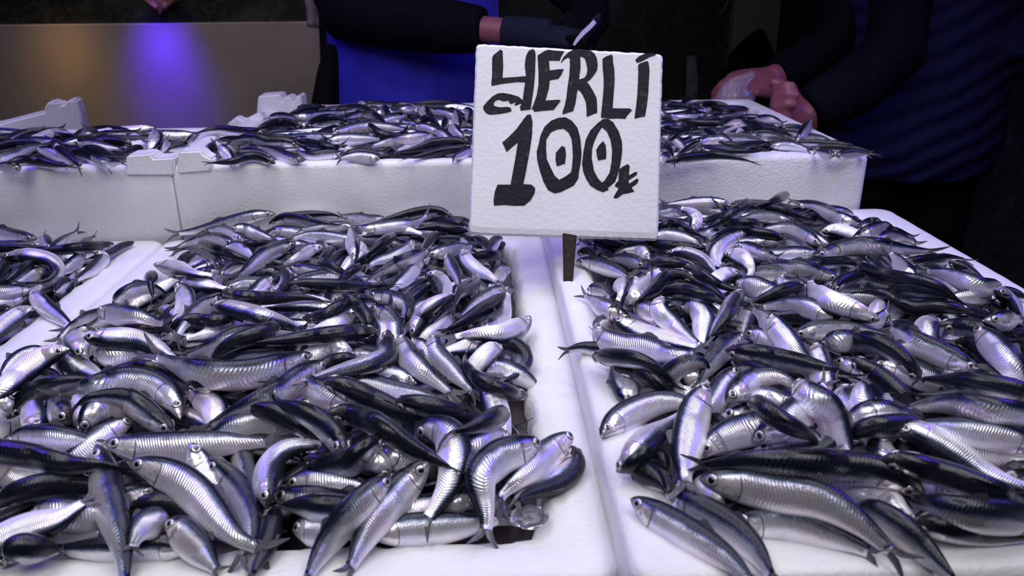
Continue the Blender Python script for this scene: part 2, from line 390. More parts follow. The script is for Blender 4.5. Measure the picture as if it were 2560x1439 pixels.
# ---------------------------------------------------------------- price sign
q = NT('sign_foam'); co = q.coords(1.0)
v_ = q.n('ShaderNodeTexVoronoi', i_Scale=210.0); q.l(co, v_.inputs['Vector'])
n_ = q.n('ShaderNodeTexNoise', i_Scale=12.0, i_Detail=4.0); q.l(co, n_.inputs['Vector'])
q.l(q.ramp(n_.outputs['Fac'], [(0.3, (.58, .567, .60)), (0.7, (.635, .62, .655))]), q.p.inputs['Base Color'])
q.l(q.bump(v_.outputs['Distance'], 0.3, 0.001), q.p.inputs['Normal']); q.set(Roughness=0.5)
M_SIGN = q.m
q = NT('marker_ink'); co = q.coords(1.0)
v_ = q.n('ShaderNodeTexVoronoi', i_Scale=210.0); q.l(co, v_.inputs['Vector'])
q.l(q.ramp(v_.outputs['Distance'], [(0.0, (.007, .007, .013)), (0.75, (.009, .009, .016)), (0.95, (.03, .03, .05))]), q.p.inputs['Base Color'])
q.l(q.bump(v_.outputs['Distance'], 0.5, 0.0008), q.p.inputs['Normal']); q.set(Roughness=0.55, Specular_IOR_Level=0.15)
M_INK = q.m
stake_base = pz(1420, 702, ZR)
SN = Vector(-FX).normalized()
SN = (Matrix.Rotation(math.radians(-5.0), 3, Vector(UX)) @ SN).normalized()   # turned a little to its right
SP0 = Vector(py(1425, 590, stake_base[1]+0.045))
def on_sign(x, y, off=0.0):
    d = Vector(ray(x, y)); c = Vector(CAM); t = ((SP0+SN*off-c).dot(SN))/d.dot(SN); return c + d*t
sign = empty('price_sign', tuple(stake_base)); tag(sign, 'white foam price sign with black hand-painted letters on a wooden stake', 'sign')
TL, TR, BR, BL = (1190, 110), (1657, 136), (1645, 602), (1172, 586)
bm = bmesh.new()
def lerp(a_, b_, t): return (a_[0]+(b_[0]-a_[0])*t, a_[1]+(b_[1]-a_[1])*t)
rng = random.Random(3); outline = []
for A_, B_ in ((TL, TR), (TR, BR), (BR, BL), (BL, TL)):
    ln = math.hypot(B_[0]-A_[0], B_[1]-A_[1]); n = int(ln/9)
    for k in range(n):
        t = (k+0.5)/n
        if t*ln < 9 or (1-t)*ln < 9:
            pass
        x, y = lerp(A_, B_, t)
        cx, cy = 1416, 358
        cut_ = max(0, 10-min(t, 1-t)*ln)*0.5
        x += (1 if x < cx else -1)*cut_*0.5 + rng.uniform(-.9, .9); y += (1 if y < cy else -1)*cut_*0.5 + rng.uniform(-.9, .9)
        outline.append((x, y))
def ringpts(inset, off):
    cx, cy = 1414, 357; out = []
    for x, y in outline:
        # bottom edge is moulded with a broad round
        bi = inset*(4.0 if y > 560 else 1.0) if inset > 0 else 0
        out.append(on_sign(x+(cx-x)/235*inset, y+(cy-y)/235*bi, off))
    return out
rings = []
for inset, off in ((4, -.032), (0, -.028), (0, -.010), (0.0, -.005), (1.5, -.0015), (5, 0.0)):
    rings.append([bm.verts.new(p) for p in ringpts(inset, off)])
n = len(outline)
for A_, B_ in zip(rings, rings[1:]):
    for k in range(n): bm.faces.new((A_[k], A_[(k+1) % n], B_[(k+1) % n], B_[k]))
bm.faces.new(rings[0][::-1]); bm.faces.new(rings[-1]); bmesh.ops.recalc_face_normals(bm, faces=bm.faces)
board = bm_obj('board', bm, M_SIGN, sign, False)
def paint(name, loops, ox, oy, sc, label=None):
    ls = [[(ox+a_/sc, oy+b_/sc) for a_, b_ in lp] for lp in loops]
    # smooth the hand-drawn outline once
    flat = [p for lp in ls for p in lp]
    tri = tessellate_polygon([[Vector((a_, b_, 0)) for a_, b_ in lp] for lp in ls])
    V = [on_sign(a_, b_, .0007) for a_, b_ in flat] + [on_sign(a_, b_, -.0005) for a_, b_ in flat]
    N = len(flat); F = [tuple(t) for t in tri]; s0 = 0
    for lp in ls:
        m = len(lp)
        for k in range(m): F.append((s0+k, s0+(k+1) % m, N+s0+(k+1) % m, N+s0+k))
        s0 += m
    me = mesh_from(V, F, name); b = bmesh.new(); b.from_mesh(me); bmesh.ops.recalc_face_normals(b, faces=b.faces); b.to_mesh(me); b.free()
    return link_mesh(name, me, M_INK, sign, False)
def PL(s): return [tuple(map(float, p.split(','))) for p in s.split()]
def joined(name, polys, *a):
    obs = [paint(name, p, *a) for p in polys]
    bm = bmesh.new()
    for o_ in obs: bm.from_mesh(o_.data)
    me = bpy.data.meshes.new(name); bm.to_mesh(me); bm.free()
    for o_ in obs: bpy.data.objects.remove(o_)
    return link_mesh(name, me, M_INK, sign, False)
C2 = (1180, 100, 6.257); C3 = (1400, 100, 6.2556); C4 = (1180, 280, 4.361)
joined('painted_letter', [
 [PL('330,240 440,150 478,165 488,400 478,590 640,580 850,563 850,660 700,655 480,680 310,715 300,690 315,560 315,290')],
 [PL('860,210 890,165 955,135 985,170 995,230 985,560 960,800 915,1085 760,1100 750,1040 790,980 800,880 830,660 845,560 825,400 840,270')],
 [PL('790,935 730,885 600,845 480,825 400,835 320,880 230,970 175,1040 180,1090 220,1140 280,1165 420,1155 560,1130 620,1110 605,1060 560,1045 420,1050 350,1030 335,990 370,945 420,930 490,955 540,950 580,945 575,965 610,1000 690,965 665,1010 680,1025 740,1000 800,990')]], *C2)
joined('painted_letter', [[PL('1025,240 1120,180 1190,150 1300,165 1445,175 1400,250 1370,325 1300,320 1205,320 1215,475 1350,455 1435,455 1400,540 1350,605 1280,615 1215,630 1205,750 1150,945 1360,930 1388,950 1340,1010 1280,1090 1100,1105 965,1120 965,1085 930,1085 960,1010 1010,870 1040,700 1040,500 1030,330')]], *C2)
joined('painted_letter', [[PL('15,340 60,260 130,190 220,145 300,140 400,150 480,165 540,210 575,280 590,380 580,470 530,550 470,620 420,655 460,700 520,800 570,900 580,1000 582,1135 500,1165 430,1198 415,1185 415,1080 405,970 360,870 320,800 275,775 260,870 240,1000 205,1110 120,1135 45,1160 38,1120 70,1040 100,900 120,720 145,560 155,400 155,290 125,270 60,310 25,355'),
 PL('315,260 360,265 395,300 415,380 430,470 415,540 380,590 300,615 305,540 322,440 320,350')]], *C3)
joined('painted_letter', [[PL('665,295 720,255 805,225 825,250 830,350 850,450 855,640 840,830 830,970 825,1065 950,1068 1090,1068 1128,1095 1060,1170 1020,1230 900,1222 780,1228 700,1215 650,1220 640,1190 655,1050 670,900 685,720 680,560 668,440')]], *C3)
joined('painted_letter', [[PL('1220,400 1240,370 1330,335 1375,330 1390,380 1400,480 1390,650 1380,850 1355,1050 1330,1190 1250,1205 1168,1228 1168,1190 1190,1040 1210,850 1220,650 1225,480')],
 [PL('1185,330 1185,300 1240,250 1330,210 1430,205 1510,215 1490,235 1400,265 1300,320 1210,355')]], *C3)
joined('painted_digit', [[PL('330,330 400,270 480,190 560,80 600,30 640,25 660,100 655,250 630,420 590,640 560,785 650,790 690,830 685,880 640,960 570,1018 460,1020 360,1010 240,1018 235,960 250,860 280,790 420,790 440,680 470,520 500,330 440,380 378,435')]], *C4)
joined('painted_digit', [[PL('705,430 730,340 745,260 790,160 860,95 940,62 1020,55 1090,95 1150,170 1180,280 1195,440 1185,560 1165,660 1160,720 1110,800 1030,840 970,870 900,885 830,850 780,760 740,640 710,520'),
 PL('810,300 860,220 930,188 1000,180 1050,220 1085,290 1095,380 1100,480 1090,600 1080,655 1020,700 950,738 900,690 860,610 815,510 808,400')],
 [PL('980,368 1015,385 1025,460 1015,560 925,590 910,520 915,440')]], *C4)
joined('painted_digit', [[PL('1200,560 1215,430 1240,300 1290,200 1370,120 1430,75 1480,70 1540,110 1600,210 1635,320 1638,430 1620,560 1590,680 1560,760 1480,830 1490,845 1430,872 1370,850 1290,800 1240,720 1210,640'),
 PL('1330,330 1370,240 1418,165 1470,210 1510,300 1528,420 1520,550 1500,660 1450,740 1418,768 1380,730 1330,640 1305,500 1310,400')],
 [PL('1430,315 1458,360 1465,440 1462,510 1375,527 1360,470 1355,410 1385,360')]], *C4)
joined('painted_currency_symbol', [[PL('1605,620 1650,590 1700,565 1720,590 1710,690 1780,650 1803,655 1795,685 1705,745 1715,780 1800,722 1817,740 1800,780 1740,820 1770,865 1700,885 1650,890 1580,940 1542,932 1560,895 1600,830 1555,805 1570,775 1595,750')]], *C4)
# stake: a tapered wooden slat pushed into the rim
q = NT('stained_wood'); co = q.coords((1.0, 1.0, 0.12))
n_ = q.n('ShaderNodeTexNoise', i_Scale=260.0, i_Detail=5.0); q.l(co, n_.inputs['Vector'])
q.l(q.ramp(n_.outputs['Fac'], [(0.4, (.006, .004, .004)), (0.64, (.02, .010, .006)), (0.78, (.10, .05, .02))]), q.p.inputs['Base Color']); q.set(Roughness=0.6, Specular_IOR_Level=0.15)
bm = bmesh.new()
sec = [((1407, 540), (1446, 540)), ((1407, 597), (1442, 597)), ((1408, 640), (1438, 640)), ((1409, 705), (1433, 703)), ((1414, 730), (1426, 730))]
rr = []
for (a_, b_) in sec:
    yy = stake_base[1] + (SP0[1]-stake_base[1])*max(-0.3, (702-a_[1])/112.0)
    l_, r_ = Vector(py(*a_, yy)), Vector(py(*b_, yy)); th = Vector((0, .005, .001))
    rr.append([bm.verts.new(l_-th*.0), bm.verts.new(r_), bm.verts.new(r_+th), bm.verts.new(l_+th)])
for A_, B_ in zip(rr, rr[1:]):
    for k in range(4): bm.faces.new((A_[k], A_[(k+1) % 4], B_[(k+1) % 4], B_[k]))
bm.faces.new(rr[0]); bm.faces.new(rr[-1][::-1]); bmesh.ops.recalc_face_normals(bm, faces=bm.faces)
bmesh.ops.bevel(bm, geom=list(bm.edges), offset=.0008, segments=1, affect='EDGES')
bm_obj('stake', bm, q.m, sign, False)

# ---------------------------------------------------------------- people
def catmull(P, n):
    P = np.array(P, float)
    if len(P) == 2: P = np.array([P[0], (P[0]+P[1])/2, P[1]])
    Q = np.vstack([2*P[0]-P[1], P, 2*P[-1]-P[-2]])
    seg = np.linalg.norm(np.diff(P, axis=0), axis=1); cum = np.concatenate([[0], np.cumsum(seg)])/seg.sum()
    out = []
    for t in np.linspace(0, 1, n):
        i = min(int(np.searchsorted(cum, t, 'right'))-1, len(P)-2); u = (t-cum[i])/(cum[i+1]-cum[i])
        a, b, c, d = Q[i:i+4]
        out.append(.5*((2*b)+(c-a)*u+(2*a-5*b+4*c-d)*u*u+(-a+3*b-3*c+d)*u**3))
    return np.array(out)
def V3(x, y, Y): return Vector(py(x, y, Y))
def cloth(name, c, rough=0.8, scale=60., strength=0.25, **kw):
    q = NT(name); co = q.coords(1.0)
    n = q.n('ShaderNodeTexNoise', i_Scale=scale, i_Detail=4.0); q.l(co, n.inputs['Vector'])
    q.l(q.ramp(n.outputs['Fac'], [(0.3, tuple(x*.75 for x in c)), (0.7, tuple(x*1.2 for x in c))]), q.p.inputs['Base Color'])
    n2 = q.n('ShaderNodeTexNoise', i_Scale=9.0, i_Detail=2.0, i_Distortion=0.8); q.l(co, n2.inputs['Vector'])
    q.l(q.bump(q.math('ADD', q.math('MULTIPLY', n.outputs['Fac'], .15), n2.outputs['Fac']), strength, 0.03), q.p.inputs['Normal'])
    q.set(Roughness=rough, Specular_IOR_Level=0.08, **kw); return q.m
M_BLACK = cloth('black_cotton', (.0025, .0025, .004))
M_APRON = cloth('blue_apron_cloth', (.035, .03, .42), 0.6, 12.)
M_TROUSER = cloth('black_trouser', (.004, .004, .006))
M_SKINP = plain('human_skin', (.22, .065, .085), 0.45, 0.0, Subsurface_Weight=0.15, Subsurface_Radius=(.01, .004, .002))
M_GLOVE = cloth('knitted_glove', (.014, .015, .028), 0.9, 500.)
M_HAIR = plain('dark_hair', (.01, .008, .007), 0.6)
q = NT('quilted_navy'); co = q.coords(1.0); mp = q.n('ShaderNodeMapping'); mp.inputs['Rotation'].default_value = (0, math.radians(24), 0); q.l(co, mp.inputs[0])
w = q.n('ShaderNodeTexWave', wave_type='BANDS', bands_direction='Z', i_Scale=7.0, i_Distortion=3.0, i_Detail=2.0); q.l(mp.outputs[0], w.inputs['Vector'])
q.l(q.bump(w.outputs['Fac'], 0.45, 0.02), q.p.inputs['Normal']); q.set(Base_Color=(.010, .009, .048, 1), Roughness=0.75, Specular_IOR_Level=0.12); M_QUILT = q.m

def ell_shell(cx, cy, zs, rxs, rys, a0, a1, th, n=40, wob=0.0, ph=0.0):
    """curved sheet wrapped round a body: angles measured from -Y (towards the viewer)"""
    V, F = [], []; m = len(zs)
    for side in (0, 1):
        for i, z in enumerate(zs):
            for k in range(n+1):
                a = math.radians(a0+(a1-a0)*k/n); f = 1+wob*math.sin(7*a+ph+i*.35)*(i/m)
                rx, ry = rxs[i]*f+side*th, rys[i]*f+side*th
                V.append((cx+math.sin(a)*rx, cy-math.cos(a)*ry, z))
    s = m*(n+1)
    for i in range(m-1):
        for k in range(n):
            q0 = i*(n+1)+k; F.append((q0, q0+1, q0+n+2, q0+n+1)); F.append((s+q0, s+q0+n+1, s+q0+n+2, s+q0+1))
    for i in range(m-1):
        for k in (0, n): q0 = i*(n+1)+k; F.append((q0, q0+n+1, s+q0+n+1, s+q0))
    for k in range(n):
        for i in (0, m-1): q0 = i*(n+1)+k; F.append((q0, s+q0, s+q0+1, q0+1))
    return V, F
def hand(bm, wrist, direction, palm_n, L=0.18, curl=0.5, side=1, fat=1.0, thumb=True):
    """palm with four fingers and a thumb; curl 0 straight .. 1 closed"""
    d = Vector(direction).normalized(); nrm = (Vector(palm_n)-d*Vector(palm_n).dot(d)).normalized(); s = d.cross(nrm)*side
    w = Vector(wrist); pl = L*0.52
    tube(bm, [w-d*.02, w+d*pl*.3, w+d*pl*.7, w+d*pl], [(.026*fat, .019*fat), (.034*fat, .019*fat), (.040*fat, .017*fat), (.037*fat, .013*fat)], 16, squash=nrm)
    lens = (.40, .45, .42, .33)
    for i, fl in enumerate(lens):
        b = w+d*pl*.93+s*(.027-.018*i); p = [b]; dd = d.copy()
        for j, seg in enumerate((.45, .32, .25)):
            dd = (Matrix.Rotation(curl*math.radians(62+i*4)*(1 if side > 0 else -1), 3, s) @ dd) if j or curl > .3 else dd
            p.append(p[-1]+dd*L*fl*seg*1.15)
        tube(bm, [p[0]-d*.01]+p, [.0095*fat, .0095*fat, .0088*fat, .008*fat, .0062*fat], 12)
    if thumb:
        b = w+d*pl*.30+s*.030; t1 = (d*.6+s*.7-nrm*.15).normalized(); t2 = (d*.95+s*.15-nrm*.4).normalized()
        tube(bm, [b-s*.012, b+t1*L*.18, b+t1*L*.18+t2*L*.17, b+t1*L*.18+t2*L*.27], [.013*fat, .0115*fat, .0095*fat, .007*fat], 12)
def head_shape(bm, c, face):
    f = Vector(face).normalized(); s = f.cross(Vector((0, 0, 1)))
    ball(bm, c, (.078, .095, .112)); ball(bm, c+f*.035+Vector((0, 0, -.055)), (.058, .062, .062))
    tube(bm, [c+f*.085+Vector((0, 0, .02)), c+f*.112+Vector((0, 0, -.018)), c+f*.09+Vector((0, 0, -.026))], [.008, .014, .01], 10)
    for k in (-1, 1):
        ball(bm, c+s*k*.08+Vector((0, 0, -.005)), (.014, .018, .030), 10); ball(bm, c+s*k*.032+f*.080+Vector((0, 0, .018)), (.016, .012, .010), 10)
    tube(bm, [c+f*.088+s*.022+Vector((0, 0, -.058)), c+f*.098+Vector((0, 0, -.057)), c+f*.088-s*.022+Vector((0, 0, -.058))], [.006, .009, .006], 8)

# -- left seller: black long-sleeved top, blue apron, knitted gloves
c0 = V3(1027, 100, 2.03); cx, cy = c0.x, 2.03
root = empty('person', (cx, cy, 0))
tag(root, 'person in black long-sleeved top and blue apron, gloved hands together holding a paper slip', 'person')
w1 = V3(1222, 74, 1.74); gdir = (V3(1400, 92, 1.70)-w1).normalized()
bm = bmesh.new()
tube(bm, [(cx, cy, .80), (cx, cy, 1.1), (cx, cy, 1.40), (cx, cy-.01, 1.47), (cx, cy-.02, 1.56)], [(.13, .09), (.13, .09), (.15, .09), (.07, .07), (.055, .058)], 20, squash=(0, 1, 0))
head_shape(bm, Vector((cx, cy-.03, 1.66)), (0.15, -1, -.1))
tube(bm, [V3(868, 45, 1.87), V3(1080, 65, 1.80), w1-gdir*.02, w1+gdir*.05], [.035, .033, .028, .027], 14)
tube(bm, [V3(870, -200, 1.98), V3(868, 45, 1.87)], [.04, .035], 14)
body = fuse(bm_obj('body', bm, M_SKINP, root), .008)
bm = bmesh.new()
tube(bm, [(cx, cy, .86), (cx, cy, 1.0), (cx, cy, 1.2), (cx, cy, 1.38), (cx, cy, 1.46), (cx, cy-.01, 1.52)], [(.205, .135), (.225, .14), (.215, .13), (.225, .13), (.17, .10), (.07, .075)], 28, squash=(0, 1, 0))
tube(bm, [(cx-.19, cy, 1.43), V3(835, -190, 1.97), V3(842, -40, 1.92), V3(868, 35, 1.87), V3(960, 50, 1.84), V3(1090, 64, 1.79), V3(1195, 74, 1.755), V3(1212, 76, 1.75)], [.062, .066, .066, .064, .062, .060, .050, .047], 18)
tube(bm, [(cx+.19, cy, 1.43), V3(1285, -190, 1.97), V3(1400, -60, 1.90), V3(1470, 10, 1.84), V3(1478, 60, 1.76)], [.062, .062, .058, .05, .042], 18)
# loose hem of the top hanging at the hip
tube(bm, [V3(850, 110, 1.97), V3(832, 180, 1.96), V3(820, 270, 1.95), V3(818, 340, 1.95)], [(.03, .06), (.035, .07), (.04, .08), (.04, .08)], 14, squash=(0, 1, 0))
fuse(bm_obj('long_sleeved_top', bm, M_BLACK, root), .010)
zs = [.50, .62, .74, .86, .98, 1.08, 1.18, 1.28, 1.36, 1.42]
V_, F_ = ell_shell(cx, cy, zs, [.26, .26, .255, .25, .245, .24, .235, .235, .225, .20], [.20, .19, .18, .17, .16, .155, .15, .15, .148, .14], -50, 62, .004, wob=-.02)
me = mesh_from([(v[0], v[1], v[2]) for v in V_], F_, 'apron'); link_mesh('apron', me, M_APRON, root)
bm = bmesh.new()
for k in (-1, 1): tube(bm, [(cx+k*.09, cy+.01, .92), (cx+k*.10, cy, .5), (cx+k*.11, cy+.01, .07)], [(.10, .12), (.08, .09), (.065, .075)], 18, squash=(0, 1, 0))
fuse(bm_obj('trousers', bm, M_TROUSER, root), .012)
for k in (-1, 1):
    bm = bmesh.new(); tube(bm, [(cx+k*.11, cy+.05, .045), (cx+k*.11, cy-.06, .05), (cx+k*.115, cy-.17, .035)], [(.045, .045), (.048, .045), (.04, .03)], 14, squash=(0, 0, 1)); fuse(bm_obj('boot', bm, M_BLACK, root), .006)
bm = bmesh.new()
tube(bm, [w1+gdir*.030, w1+gdir*.09, w1+gdir*.13], [.031, .034, .032], 16)
hand(bm, w1+gdir*.12, gdir, (0.0, -.3, 1), L=.135, curl=.45, side=-1, fat=1.12)
fuse(bm_obj('glove', bm, M_GLOVE, root), .004, 4)
bm = bmesh.new(); w2 = V3(1480, 62, 1.75); g2_ = (V3(1420, 130, 1.69)-w2).normalized()
hand(bm, w2, g2_, (0.6, -1, .2), L=.15, curl=.6, side=1, fat=1.1)
fuse(bm_obj('glove', bm, M_BLACK, root), .004, 4)
bm = bmesh.new(); ball(bm, Vector((cx, cy-.01, 1.70)), (.086, .10, .095)); fuse(bm_obj('hair', bm, M_HAIR, root), .008)
# paper slip
P = [(1432, 112), (1440, 96), (1455, 78), (1472, 62), (1484, 49), (1491, 57), (1480, 70), (1462, 86), (1449, 100), (1437, 114)]
o = lump_poly('paper_slip', [py(a_, b_, 1.60) for a_, b_ in P], (0, .0012, 0), None, plain('paper', (.62, .55, .75), .7), .0003)
tag(o, 'small white paper slip held upright in the gloved hand behind the sign', 'paper')

# -- right seller: quilted navy jacket, black apron, bare hands with a plastic bag
c1 = V3(2285, 200, 1.90); cx, cy = c1.x, 1.90
root = empty('person', (cx, cy, 0))
tag(root, 'person in quilted navy jacket reaching left with bare hands over a plastic bag', 'person')
hA = V3(2005, 292, 1.60); hB = V3(1928, 196, 1.80)
dA = (V3(1935, 268, 1.58)-hA).normalized(); dB = (V3(1800, 222, 1.76)-hB).normalized()
bm = bmesh.new()
tube(bm, [(cx, cy, .80), (cx, cy, 1.1), (cx, cy, 1.42), (cx-.01, cy, 1.49), (cx-.02, cy-.01, 1.58)], [(.12, .09), (.12, .09), (.15, .09), (.07, .07), (.055, .058)], 20, squash=(0, 1, 0))
head_shape(bm, Vector((cx-.04, cy-.03, 1.68)), (-.6, -.8, -.35))
tube(bm, [V3(2235, 110, 1.685), V3(2140, 215, 1.645), hA], [.030, .030, .03], 14)
hand(bm, hA-dA*.01, dA, (-.1, -1, .5), L=.165, curl=.75, side=1, fat=1.2)
tube(bm, [V3(2075, 112, 1.87), V3(1985, 170, 1.83), hB], [.028, .028, .028], 14)
hand(bm, hB, dB, (.1, .6, -1), L=.175, curl=.40, side=1, fat=1.15)
fuse(bm_obj('body', bm, M_SKINP, root), .005, 5)
bm = bmesh.new()
tube(bm, [(cx, cy, .80), (cx, cy, .87), (cx, cy, 1.0), (cx, cy, 1.2), (cx, cy, 1.40), (cx, cy, 1.48), (cx-.01, cy, 1.54)], [(.21, .165), (.225, .175), (.215, .165), (.205, .15), (.225, .145), (.16, .11), (.075, .08)], 30, squash=(0, 1, 0))
tube(bm, [(cx+.19, cy-.01, 1.42), (cx+.215, cy-.02, 1.28), (cx+.19, cy-.05, 1.14), (cx+.13, cy-.12, 1.05)], [.07, .068, .066, .06], 18)
fuse(bm_obj('quilted_jacket', bm, M_QUILT, root), .010, 3)
bm = bmesh.new()
tube(bm, [(cx-.17, cy-.03, 1.41), V3(2260, -40, 1.76), V3(2235, 130, 1.68), V3(2140, 215, 1.645), V3(2040, 270, 1.61), V3(2018, 282, 1.605)], [.066, .068, .066, .062, .052, .048], 18)
tube(bm, [(cx-.19, cy, 1.40), V3(2130, -10, 1.92), V3(2080, 110, 1.87), V3(1985, 170, 1.83), V3(1940, 190, 1.81)], [.06, .06, .056, .048, .042], 18)
fuse(bm_obj('dark_sleeves', bm, cloth('dark_knit', (.0025, .0025, .006)), root), .009)
bm = bmesh.new()
for k in (-1, 1): tube(bm, [(cx+k*.09, cy+.01, .92), (cx+k*.10, cy, .5), (cx+k*.11, cy+.01, .07)], [(.10, .12), (.08, .09), (.065, .075)], 18, squash=(0, 1, 0))
fuse(bm_obj('trousers', bm, M_TROUSER, root), .012)
for k in (-1, 1):
    bm = bmesh.new(); tube(bm, [(cx+k*.11, cy+.05, .045), (cx+k*.11, cy-.06, .05), (cx+k*.115, cy-.17, .035)], [(.045, .045), (.048, .045), (.04, .03)], 14, squash=(0, 0, 1)); fuse(bm_obj('boot', bm, M_BLACK, root), .006)
bm = bmesh.new(); ball(bm, Vector((cx-.02, cy, 1.72)), (.086, .10, .095)); fuse(bm_obj('hair', bm, M_HAIR, root), .008)
# clear plastic bag in the far hand
bm = bmesh.new(); rg = random.Random(5)
bp = [V3(1885, 183, 1.72), V3(1868, 196, 1.72), V3(1842, 210, 1.72), V3(1836, 232, 1.72), V3(1838, 262, 1.72)]
tube(bm, bp, [(.006, .005), (.010, .006), (.024, .014), (.040, .020), (.052, .028)], 36, squash=(0, 1, 0))
for v in bm.verts: v.co += Vector([rg.uniform(-.0035, .0035) for _ in range(3)])
q = NT('clear_plastic'); q.set(Base_Color=(.75, .74, .9, 1), Roughness=.18, Transmission_Weight=.75, IOR=1.25, Alpha=.55, Coat_Weight=.5)
o = bm_obj('plastic_bag', bm, q.m); sb = o.modifiers.new('s', 'SUBSURF'); sb.levels = 1; sb.render_levels = 1
tag(o, 'crumpled clear plastic bag held by the seller on the right', 'plastic bag')

# ---------------------------------------------------------------- things on the dark back wall
M_GOLD = plain('gilt', (.16, .095, .02), 0.6, 0.4)
root = empty('wall_ornament', py(400, -20, 2.57)); tag(root, 'carved gilt ornament hanging on the dark marble above the steel panel', 'ornament')
bm = bmesh.new()
for (a_, b_, r_) in ((400, -40, .035), (375, -12, .020), (425, -12, .020), (400, 5, .020), (388, 14, .013), (412, 14, .013), (400, 24, .011), (400, 34, .006), (352, -10, .012), (448, -10, .012)):
    ball(bm, V3(a_, b_, 2.585), (r_, r_*.5, r_*1.05), 12)
for s_ in (-1, 1):
    tube(bm, [V3(400+s_*a_, b_, 2.575) for a_, b_ in ((8, 22), (22, 12), (34, 0), (50, -4), (58, -14), (48, -22), (40, -14))], [.004, .006, .008, .008, .007, .006, .004], 8)
fuse(bm_obj('carving', bm, M_GOLD, root), .004, 2)
# grey fleece cloth hanging beside the left seller
V_, F_ = [], []
g0 = py(757, -120, 2.30); g1_ = py(803, 68, 2.30)
nx, nz_ = 12, 16
for j in range(nz_+1):
    for i in range(nx+1):
        t, s_ = i/nx, j/nz_
        V_.append((g0[0]+(g1_[0]-g0[0])*t+.004*math.sin(s_*9), 2.30+.012*math.sin(t*9+s_*2), g0[2]+(g1_[2]-g0[2])*s_))
for j in range(nz_):
    for i in range(nx): a_ = j*(nx+1)+i; F_.append((a_, a_+1, a_+nx+2, a_+nx+1))
o = link_mesh('hanging_cloth', mesh_from(V_, F_, 'hanging_cloth'), cloth('grey_fleece', (.22, .20, .26), .95, 300.))
sd = o.modifiers.new('t', 'SOLIDIFY'); sd.thickness = .012
tag(o, 'grey fleece cloth hanging at the left shoulder of the aproned seller', 'cloth')
def cable(name, pts, r, label, cat, Y=3.088, mat=None):
    pp = catmull([tuple(p_) for p_ in pts], 40); bm = bmesh.new()
    tube(bm, [py(a_, b_, Y) for a_, b_ in pp], [r]*40, 10)
    return tag(bm_obj(name, bm, mat or plain(name+'_black', (.008, .008, .010), .4)), label, cat)
cable('hanging_cable', [(1815, -60), (1822, 0), (1800, 40), (1798, 80), (1815, 115), (1838, 90), (1842, 45), (1826, 0), (1830, -60)], .005, 'thin black cable hanging in a loop left of the grey wall panel', 'cable')
cable('hanging_hose', [(1850, -60), (1862, 0), (1890, 35), (1912, 62), (1920, 90), (1918, 130), (1922, 200)], .008, 'black hose crossing the grey wall panel at a slant', 'hose')
bm = bmesh.new()
tube(bm, [V3(1905, 70, 3.03), V3(1895, 100, 3.03), V3(1880, 140, 3.03), V3(1878, 200, 3.03), V3(1880, 260, 3.03)], [(.012, .01), (.05, .03), (.09, .05), (.10, .06), (.09, .05)], 18, squash=(0, 1, 0))
tag(fuse(bm_obj('hanging_bag', bm, M_BLACK), .012), 'black cloth bag hanging below the slanting hose', 'bag')
a = py(1716, 140, 3.085); b = py(1747, 262, 3.085); bm = bmesh.new()
tube(bm, [(a[0]+.02, 3.089, a[2]), (a[0]+.03, 3.087, (a[2]+b[2])/2), (a[0]+.04, 3.088, b[2]-.1)], [(.018, .008), (.024, .010), (.028, .010)], 14, squash=(0, 1, 0))
tag(bm_obj('hanging_towel', bm, cloth('pale_towel', (.10, .09, .13), .9)), 'pale narrow towel hanging on the dark wall just right of the sign', 'towel')
# lump of clear ice lying on the rim of the left front box
bm = bmesh.new(); rg = random.Random(9)
c = Vector(pz(1322, 1292, ZL+.006)); bmesh.ops.create_icosphere(bm, subdivisions=3, radius=1, matrix=Matrix.Translation(c) @ Matrix.Diagonal((.013, .011, .005, 1)))
for v in bm.verts: v.co += (v.co-c)*rg.uniform(-.12, .12)
q = NT('clear_ice'); q.set(Base_Color=(.95, .95, 1, 1), Roughness=.08, Transmission_Weight=.95, IOR=1.31)
tag(bm_obj('ice_lump', bm, q.m), 'lump of clear melting ice on the front rim of the left box', 'ice')

